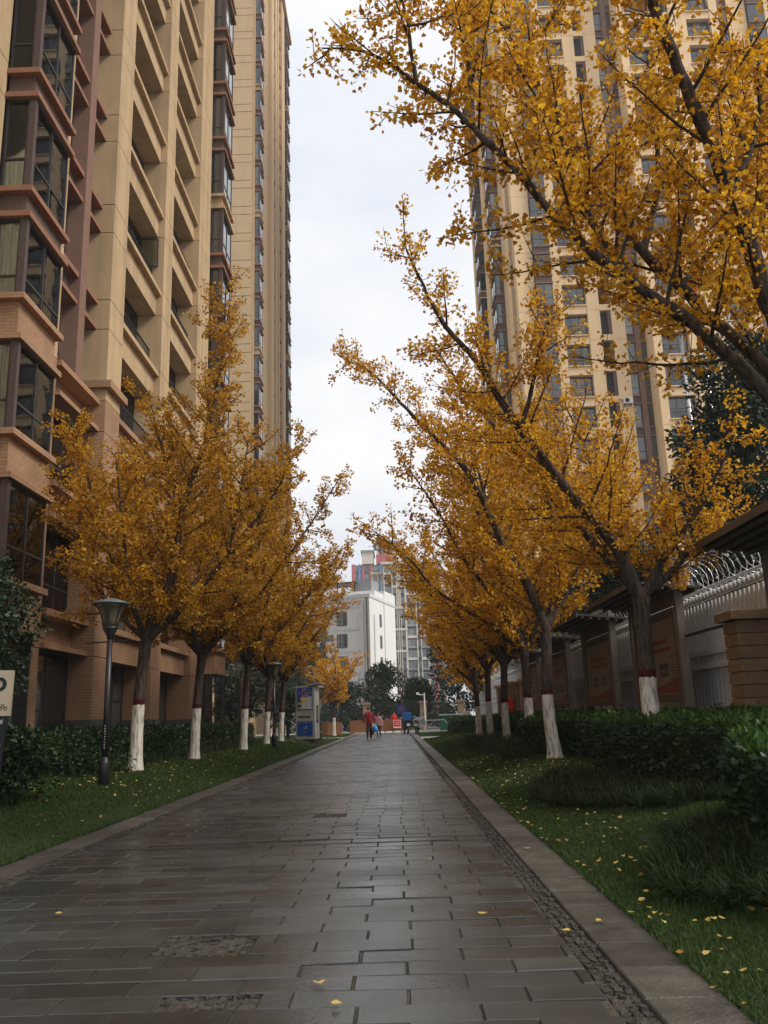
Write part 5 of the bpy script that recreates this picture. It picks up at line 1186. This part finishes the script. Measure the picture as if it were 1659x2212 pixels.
lamp_post('tall black lamp post nearest on the left lawn', -4.42, 13.35, .16); lamp_post('black lamp post between the far left trunks', -4.22, 30.2, .22); lamp_post('black lamp post behind the vending kiosk', -4.2, 48, .02); lamp_post('farthest black lamp post left of the path end', -4.3, 64, .0)

sg = thing('parking_sign', 'cream and black bicycle parking sign cut by the left edge', 'sign', (0, 0, 0))
MB().box(-.36, .36, -.03, .03, 1.02, 1.52).build('cream_panel', 'sign_cream', sg)
MB().poly([(-.34, -.025, -.05), (.30, -.025, -.05), (.34, -.025, 1.018), (-.36, -.025, 1.018)], (0, .05, 0)).build('post', 'sign_black', sg)
o = obj('letter', text_mesh('P', .40, 'sign_black', 'letter', .003), (.205, -.034, 1.17), sg)
mb = MB()
for cx in (.18, .285):
    for dx in (-.028, .028):
        pts = [(cx + dx + .019 * math.cos(a), -.033, 1.10 + .019 * math.sin(a)) for a in np.linspace(0, 2 * PI, 12)]; mb.tube(pts, .003, 4, False)
    mb.tube([(cx - .028, -.033, 1.10), (cx, -.033, 1.135), (cx + .028, -.033, 1.10)], .003, 4); mb.tube([(cx - .03, -.033, 1.14), (cx + .02, -.033, 1.14)], .003, 4)
mb.build('bicycle_icons', 'cable', sg)
mb = MB(); rn = random.Random(6)
for i in range(4): glyph_strokes(mb, .05 + i * .065, -.028, .93, .055, rn)
for i in range(5): glyph_strokes(mb, .08 + i * .04, -.028, .875, .028, rn); glyph_strokes(mb, .08 + i * .035, -.028, .835, .022, rn)
mb.build('small_lettering', 'sign_white', sg)
MB().box(.0, .28, -.031, -.026, .705, .717).poly([(.20, -.031, .80), (.225, -.031, .80), (.295, -.031, .711), (.282, -.031, .702)], (0, .005, 0)).poly([(.20, -.031, .62), (.225, -.031, .62), (.295, -.031, .711), (.282, -.031, .720)], (0, .005, 0)).build('arrow', 'sign_white', sg)
sg.location = (-4.71, 9.75, .24); sg.rotation_euler = (0, math.radians(1.5), math.radians(6))

ks = thing('vending_kiosk', 'grey vending kiosk with blue poster panels beside the path', 'kiosk', (0, 0, 0))
MB().box(-.44, .44, -.03, 1.0, .06, 2.42).build('cabinet', 'kiosk_grey', ks); MB().box(-.40, .40, 0, .95, -.1, .058).build('plinth', 'cable', ks)
MB().poly([(.20, -.1, 2.424), (.75, -.1, 2.50), (.75, -.1, 2.53), (.20, -.1, 2.46)], (0, 1.0, 0)).build('awning', 'bin_lid', ks)
MB().box(.441, .455, .30, .75, .75, 1.55).build('side_window', 'glass_dark', ks)
pn = MB().box(-.345, .345, -.05, -.032, 1.36, 2.34).build('poster', 'kiosk_blue', ks)

for ch, sz, mm, xx in (('2', .17, 'kiosk_pale', -.10), ('4', .17, 'kiosk_pale', .0), ('小', .12, 'bluegrey_far', .12), ('时', .12, 'bluegrey_far', .24)): obj('character', text_mesh(ch, sz, mm, 'character'), (xx, -.052, 2.185), pn)
mb = MB(); rn = random.Random(12)
for i in range(5): glyph_strokes(mb, -.28 + i * .115, -.052, 2.04, .10, rn)
mb.build('orange_lettering', 'kiosk_orange', pn)
MB().box(-.20, .07, -.056, -.051, 1.75, 1.90).build('yellow_patch', 'kiosk_yellow', pn); mb = MB()
for i in range(4): glyph_strokes(mb, -.12 + i * .07, -.053, 1.93 + i * .012, .06, rn)
mb.build('white_lettering', 'sign_white', pn)
MB().box(-.15, .08, -.060, -.057, 1.38, 1.74).box(.085, .31, -.060, -.057, 1.38, 1.93).build('paper_sheets', 'kiosk_pale', pn); MB().box(-.33, -.155, -.056, -.051, 1.38, 1.68).build('green_patch', 'kiosk_green', pn); MB().box(-.32, -.17, -.0605, -.0565, 1.46, 1.58).build('blue_patch', 'kiosk_blue_dark', pn)
mb = MB()
for i in range(8): mb.box(-.30 + i * .07, -.25 + i * .07, -.036, -.031, .99, 1.08)
mb.build('button_strip', 'cable', ks)
lp = MB().box(-.345, .345, -.05, -.032, .22, .86).build('lower_poster', 'kiosk_blue', ks)
mb = MB(); rn = random.Random(13)
for i in range(10): glyph_strokes(mb, -.31 + i * .062, -.052, .78, .05, rn)
mb.tube([(-.08, -.053, .56), (-.02, -.053, .5), (.08, -.053, .64)], .012, 4); mb.build('pale_print', 'kiosk_pale', lp)
mb = MB()
for i in range(2): glyph_strokes(mb, -.08 + i * .08, -.052, .33, .07, rn)
mb.build('orange_print', 'kiosk_orange', lp)
ks.location = (-4.15, 39.8, .22); ks.rotation_euler = (0, 0, -math.radians(7))

# ------------------------------------------------------------------ far end of the path: barrier, gate, bins, scooters, people
br = thing('bamboo_barrier', 'orange brown bamboo mat barrier across the end of the path', 'barrier', (-2, 70, 0)); rn = random.Random(2)
def mat_panel(x0, x1, y0, y1, h, nm='bamboo_mat'):
    n = int(math.hypot(x1 - x0, y1 - y0) / .09); mb = MB()
    for i in range(n):
        a = i / n; b = (i + .92) / n; z = h + rn.uniform(-.03, .02)
        mb.poly([(x0 + (x1 - x0) * a, y0 + (y1 - y0) * a, .04), (x0 + (x1 - x0) * b, y0 + (y1 - y0) * b, .04), (x0 + (x1 - x0) * b, y0 + (y1 - y0) * b, z), (x0 + (x1 - x0) * a, y0 + (y1 - y0) * a, z)], (0, .03 + rn.uniform(0, .02), 0))
    return mb.build(nm, 'bamboo', br)
mat_panel(-3.7, -1.0, 68.5, 68.5, .98); mat_panel(-1.0, .95, 68.5, 68.3, 1.0)
br2 = thing('bamboo_barrier', 'short slanting orange bamboo mat left of the path by the kiosk', 'barrier', (-5.5, 62, 0)); br_, br = br, br2
mat_panel(-5.6, -4.9, 62.0, 61.6, .98); mat_panel(-4.88, -3.9, 61.6, 61.9, .92); br = br_
for i in range(5): tag(boxo('kerb_block', None, -2.1 + i * .62, -1.65 + i * .62, 67.9, 68.02, .008, .10, 'white_paint'), 'white block at the barrier foot, ' + ('leftmost of five', 'second from the left', 'middle one of five', 'second from the right', 'rightmost of five')[i], 'block', 'white blocks along the barrier')
sb = thing('warning_sign', 'small red and white sign fixed on the orange barrier', 'sign', (-.05, 68.2, .3)); MB().box(-.32, .28, 68.18, 68.21, .32, .92).build('panel', 'sign_white', sb); p2 = MB().box(-.29, .25, 68.165, 68.178, .42, .89).build('red_field', 'flag_red', sb)
mb = MB(); rn = random.Random(4)
for r in range(2):
    for i in range(4): glyph_strokes(mb, -.24 + i * .12, 68.164, .70 - r * .15, .09, rn)
mb.build('lettering', 'sign_white', p2)
gt = thing('gate_fence', 'dark iron fence panels between tan posts behind the barrier', 'fence', (0, 74, 0)); mb = MB()
for i in range(120): mb.box(-8 + i * .15, -7.975 + i * .15, 73.99, 74.01, .1, 2.2)
mb.box(-8, 10, 73.97, 74.03, 2.1, 2.2).box(-8, 10, 73.97, 74.03, .3, .38); tag(mb.build('bars', 'rail_black', gt), kind='stuff')
for i, (x, lb) in enumerate(((-2.55, 'tan gate post left of the barrier behind the walkers'), (2.2, 'tan gate post behind the scooters'), (5.35, 'tan gate post behind the green bins'))):
    T = thing('gate_post', lb, 'post', (x, 73.6, 0), 'tan gate posts'); MB().box(x - .28, x + .28, 73.3, 73.88, 0, 2.2).build('shaft', 'block_stone', T); MB().box(x - .36, x + .36, 73.22, 73.96, 2.204, 2.4).build('cap', 'block_stone', T)
bp_ = thing('notice_plate', 'small blue notice plate hanging on the gate fence', 'sign', (.3, 73.9, 1)); MB().box(.0, .72, 73.85, 73.9, 1.35, 2.15).build('panel', 'kiosk_blue_dark', bp_); mb = MB(); glyph_strokes(mb, .16, 73.848, 1.6, .4, random.Random(3)); mb.build('print', 'board_red', bp_)
for i, x in enumerate((3.5, 4.3, 5.1)):
    T = thing('wheelie_bin', ('green wheelie bin nearest the scooters', 'middle green wheelie bin of three', 'green wheelie bin nearest the right hedge')[i], 'bin', (x, 66, 0), 'green wheelie bins')
    MB().poly([(x - .31, 65.65, .1), (x + .31, 65.65, .1), (x + .37, 65.6, 1.15), (x - .37, 65.6, 1.15)], (0, .65, 0)).build('body', 'bin_green', T); MB().box(x - .40, x + .40, 65.52, 66.32, 1.154, 1.24).build('lid', 'bin_lid', T)
    for s in (-.24, .24): MB().tube([(x + s - .03, 66.2, .1), (x + s + .03, 66.2, .1)], .1, 12).build('wheel', 'rubber', T)
ob = thing('pole_barrier', 'thin pale boom pole on a stand in front of the bins', 'barrier', (2.6, 64, 0)); MB().tube([(2.0, 64, .82), (3.4, 64, .84)], .03, 6).build('boom', 'bin_lid', ob); MB().tube([(3.4, 64, .84), (3.85, 64, .3)], .02, 6).build('strut', 'bin_lid', ob); MB().tube([(2.05, 64, 0), (2.05, 64, .85)], .03, 6).build('stand', 'bin_lid', ob)
cp = thing('camera_pole', 'slim white camera pole right of the path end', 'pole', (2.1, 66.5, 0)); MB().tube([(2.1, 66.5, 0), (2.1, 66.5, 2.85)], .05, 8).build('pole', 'sign_white', cp); MB().tube([(2.1, 66.5, 2.72), (1.65, 66.5, 2.72)], .03, 6).build('arm', 'sign_white', cp); MB().box(1.5, 1.72, 66.36, 66.6, 2.74, 2.9).build('camera', 'sign_white', cp)

def torus_pts(c, r, axis='x', n=18): return [(c[0], c[1] + r * math.cos(a), c[2] + r * math.sin(a)) for a in np.linspace(0, 2 * PI, n + 1)]
def scooter(label, box=None, col='scooter_grey'):
    T = thing('scooter', label, 'scooter', (0, 0, 0), 'parked scooters')
    for y in (-.55, .62):
        w = MB().tube(torus_pts((0, y, .22), .19), .055, 8, False).build('wheel', 'rubber', T, smooth=True); MB().tube([(-.05, y, .22), (.05, y, .22)], .14, 14).build('rim', 'bin_lid', w)
    MB().poly([(-.16, -.75, .42), (-.16, -.15, .38), (-.16, -.08, .72), (-.16, -.85, .80)], (.32, 0, 0)).build('rear_body', col, T)
    MB().poly([(-.15, -.15, .26), (-.15, .36, .26), (-.15, .36, .36), (-.15, -.15, .38)], (.30, 0, 0)).build('footboard', 'rubber', T)
    MB().poly([(-.20, .30, .32), (-.20, .40, .32), (-.16, .52, 1.02), (-.16, .44, 1.02)], (.38, 0, 0)).build('front_shield', col, T)
    MB().poly([(-.13, -.80, .805), (-.13, -.08, .725), (-.13, -.08, .80), (-.13, -.80, .88)], (.26, 0, 0)).build('seat', 'rubber', T)
    MB().tube([(0, .62, .22), (0, .48, .9), (0, .44, 1.08)], .03, 8).build('steering_column', 'bin_lid', T)
    MB().tube([(-.36, .34, 1.10), (-.12, .44, 1.06), (.12, .44, 1.06), (.36, .34, 1.10)], .022, 8).build('handlebar', 'bin_lid', T)
    for s in (-1, 1): MB().tube([(s * .30, .38, 1.1), (s * .36, .40, 1.28)], .008, 5).build('mirror_stalk', 'rubber', T); MB().box(s * .36 - .06, s * .36 + .06, .39, .41, 1.26, 1.36).build('mirror', 'rubber', T)
    pl = MB().box(-.12, .12, -.885, -.87, .50, .66).build('licence_plate', 'plate_green', T); MB().box(-.07, .07, -.87, -.84, .70, .76).build('tail_lamp', 'flag_red', T)
    if box: MB().cham(-.27, .27, -.98, -.40, .89, 1.42, .04).build('cargo_box', box, T)
    return T
s1 = scooter('grey scooter parked at the end of the path with its plate facing us'); s1.location = (1.32, 60.6, 0); s1.rotation_euler = (0, .08, math.radians(-8))
MB().poly([(-.30, -.05, .95), (.42, .3, 1.12), (.50, .34, .55), (.25, -.5, .42), (-.26, -.42, .5)], (.02, .08, .02)).build('rain_cover', 'scooter_grey', s1)
s2 = scooter('scooter with a blue cargo box parked behind the grey one', 'box_blue', 'cloth_black'); s2.location = (.62, 63.2, 0); s2.rotation_euler = (0, -.05, math.radians(12))

def person(label, pose, mats, loc, rz, h=1.66, hair_long=False, seed=1):
    """pose: joints in metres for a 1.66 m figure facing -Y; returns the thing"""
    T = thing('person', label, 'person', (0, 0, 0)); P = pose; names = list(P); idx = {n: i for i, n in enumerate(names)}
    E = [('pelvis', 'waist'), ('waist', 'chest'), ('chest', 'neck'), ('neck', 'jaw'), ('jaw', 'head'), ('head', 'crown')]
    for s in 'lr': E += [('chest', 'sh' + s), ('sh' + s, 'el' + s), ('el' + s, 'wr' + s), ('wr' + s, 'ha' + s), ('pelvis', 'hip' + s), ('hip' + s, 'kn' + s), ('kn' + s, 'an' + s), ('an' + s, 'to' + s)]
    me = bpy.data.meshes.new('figure'); me.from_pydata([P[n][:3] for n in names], [(idx[a], idx[b]) for a, b in E], [])
    o = bpy.data.objects.new('figure_tmp', me); COL.objects.link(o); md = o.modifiers.new('skin', 'SKIN'); sub = o.modifiers.new('sub', 'SUBSURF'); sub.levels = 1; sub.render_levels = 1
    for n in names:
        d = me.skin_vertices[0].data[idx[n]]; d.radius = (P[n][3], P[n][3] * (P[n][4] if len(P[n]) > 4 else 1)); d.use_root = n == 'pelvis'
    bpy.context.view_layer.update(); m2 = bpy.data.meshes.new_from_object(o.evaluated_get(bpy.context.evaluated_depsgraph_get())); bpy.data.objects.remove(o, do_unlink=True)
    m2.materials.clear()
    for m in mats: m2.materials.append(MATS[m])
    hem = P['_hem'] if '_hem' in P else .80
    for pg in m2.polygons:
        c = pg.center; pg.use_smooth = True
        if c.z > 1.41 and abs(c.x) < .13: k = 2
        elif abs(c.x) > .16 and c.z < P['wrl'][2] - .02 and c.z < P['elr'][2]: k = 2
        elif c.z > hem: k = 0
        elif c.z < .07: k = 3
        else: k = 1
        pg.material_index = k
    b = obj('body', m2, (0, 0, 0), T)
    hc = Vector(P['head'][:3]); prof = []
    mb = MB(); nn = 12
    for i in range(7):
        el = PI / 2 * i / 6 - .15
        prof.append((.108 * math.cos(el), .118 * math.sin(el)))
    mb.lathe(prof, (hc.x, hc.y + .018, hc.z + .015), nn)
    if hair_long: mb.lathe([(.05, -.22), (.09, -.12), (.105, 0)], (hc.x, hc.y + .045, hc.z), nn)
    obj('hair', mb.mesh('hair', 'hair', True), (0, 0, 0), b)
    MB().add([(hc.x - .014, hc.y - .088, hc.z - .02), (hc.x + .014, hc.y - .088, hc.z - .02), (hc.x, hc.y - .118, hc.z - .025), (hc.x, hc.y - .09, hc.z + .025)], [(0, 1, 2), (1, 3, 2), (3, 0, 2), (0, 3, 1)]).build('nose', 'skin', b)
    e = MB()
    for s in (-1, 1): e.lathe([(.003, -.008), (.011, 0), (.003, .008)], (hc.x + s * .034, hc.y - .092, hc.z + .012), 8)
    e.build('eyes', 'hair', b); MB().box(hc.x - .024, hc.x + .024, hc.y - .097, hc.y - .088, hc.z - .062, hc.z - .053).build('mouth', 'bag_red', b)
    s = h / 1.66; T.scale = (s, s, s); T.location = loc; T.rotation_euler = (0, 0, rz); return T
def base_pose(**kw):
    P = dict(pelvis=(0, 0, .90, .135, .85), waist=(0, 0, 1.05, .130, .8), chest=(0, 0, 1.27, .150, .78), neck=(0, -.01, 1.40, .05), jaw=(0, -.025, 1.475, .070), head=(0, -.02, 1.55, .088), crown=(0, -.01, 1.62, .060),
             shl=(-.17, 0, 1.32, .070), ell=(-.26, .02, 1.06, .052), wrl=(-.28, -.04, .83, .036), hal=(-.28, -.06, .74, .032), shr=(.17, 0, 1.32, .070), elr=(.26, .02, 1.06, .052), wrr=(.28, -.04, .83, .036), har=(.28, -.06, .74, .032),
             hipl=(-.085, 0, .84, .100), knl=(-.09, -.03, .48, .066), anl=(-.09, .02, .09, .046), tol=(-.10, -.13, .035, .036), hipr=(.085, 0, .84, .100), knr=(.09, -.02, .48, .066), anr=(.09, .03, .09, .046), tor=(.10, -.12, .035, .036))
    P.update(kw); return P
pw = base_pose(knl=(-.09, -.10, .49, .088), knr=(.09, -.0, .49, .088), anl=(-.09, -.10, .10, .066), tol=(-.10, -.25, .035, .038), anr=(.09, .14, .13, .066), tor=(.10, .0, .04, .038), ell=(-.27, .05, 1.07, .070), wrl=(-.28, .02, .85, .046), hal=(-.28, 0, .76, .036), shl=(-.18, 0, 1.31, .085), shr=(.18, 0, 1.31, .085), elr=(.27, .02, 1.06, .070), wrr=(.28, -.04, .83, .046), chest=(0, 0, 1.26, .175, .85), waist=(0, 0, 1.04, .175, .85), pelvis=(0, 0, .88, .175, .9), hipl=(-.09, 0, .82, .12), hipr=(.09, 0, .82, .12))
hem = {'_h': 0}
person('person in a dark red jacket and black trousers walking towards us', pw, ['jacket_red', 'cloth_black', 'skin', 'cloth_black'], (-1.56, 48.4, 0), .05, 1.70)
pc = base_pose(knl=(-.08, -.06, .47, .055), anr=(.08, .12, .11, .042), tor=(.09, .02, .04, .034), pelvis=(0, 0, .88, .15, .9))
person('smaller person in a pale pink coat walking beside the red jacket', pc, ['coat_pink', 'cloth_black', 'skin', 'cloth_black'], (-1.08, 50.6, 0), -.5, 1.42, True)
person('person in a white coat standing beyond the right hedge', base_pose(), ['coat_white', 'cloth_black', 'skin', 'cloth_black'], (4.75, 60.5, .05), .2, 1.62)
person('person in a red top far behind the orange barrier', base_pose(), ['flag_red', 'cloth_black', 'skin', 'cloth_black'], (-.25, 72.0, 0), .1, 1.6)
bg = thing('carrier_bag', 'blue carrier bag hanging between the two walkers', 'bag', (-1.26, 48.6, .4)); MB().lathe([(.05, .0), (.15, .06), (.155, .22), (.07, .38), (.02, .46)], (-1.22, 48.35, .34), 10).build('bag_body', 'bag_blue', bg, smooth=True); MB().tube([(-1.22, 48.35, .78), (-1.25, 48.34, .83)], .012, 5).build('handle', 'bag_blue', bg)
bg = thing('carrier_bag', 'yellow and red carrier bag beside the blue one', 'bag', (-1.36, 48.5, .4)); MB().lathe([(.04, .0), (.11, .05), (.115, .18), (.05, .34), (.02, .40)], (-1.34, 48.5, .40), 10).build('bag_body', 'bag_yellow', bg, smooth=True); MB().lathe([(.03, .0), (.08, .03), (.08, .13), (.03, .16)], (-1.36, 48.52, .23), 10).build('red_pouch', 'bag_red', bg, smooth=True)
hz = tag(MB().box(-720, 720, -220, 1520, -1.5, 100).build('haze', 'haze_air'), 'thin pale haze over the whole street', kind='stuff')
print('objects', len(bpy.data.objects), 'tris', sum(len(m.loops) - 2 * len(m.polygons) for m in bpy.data.meshes))
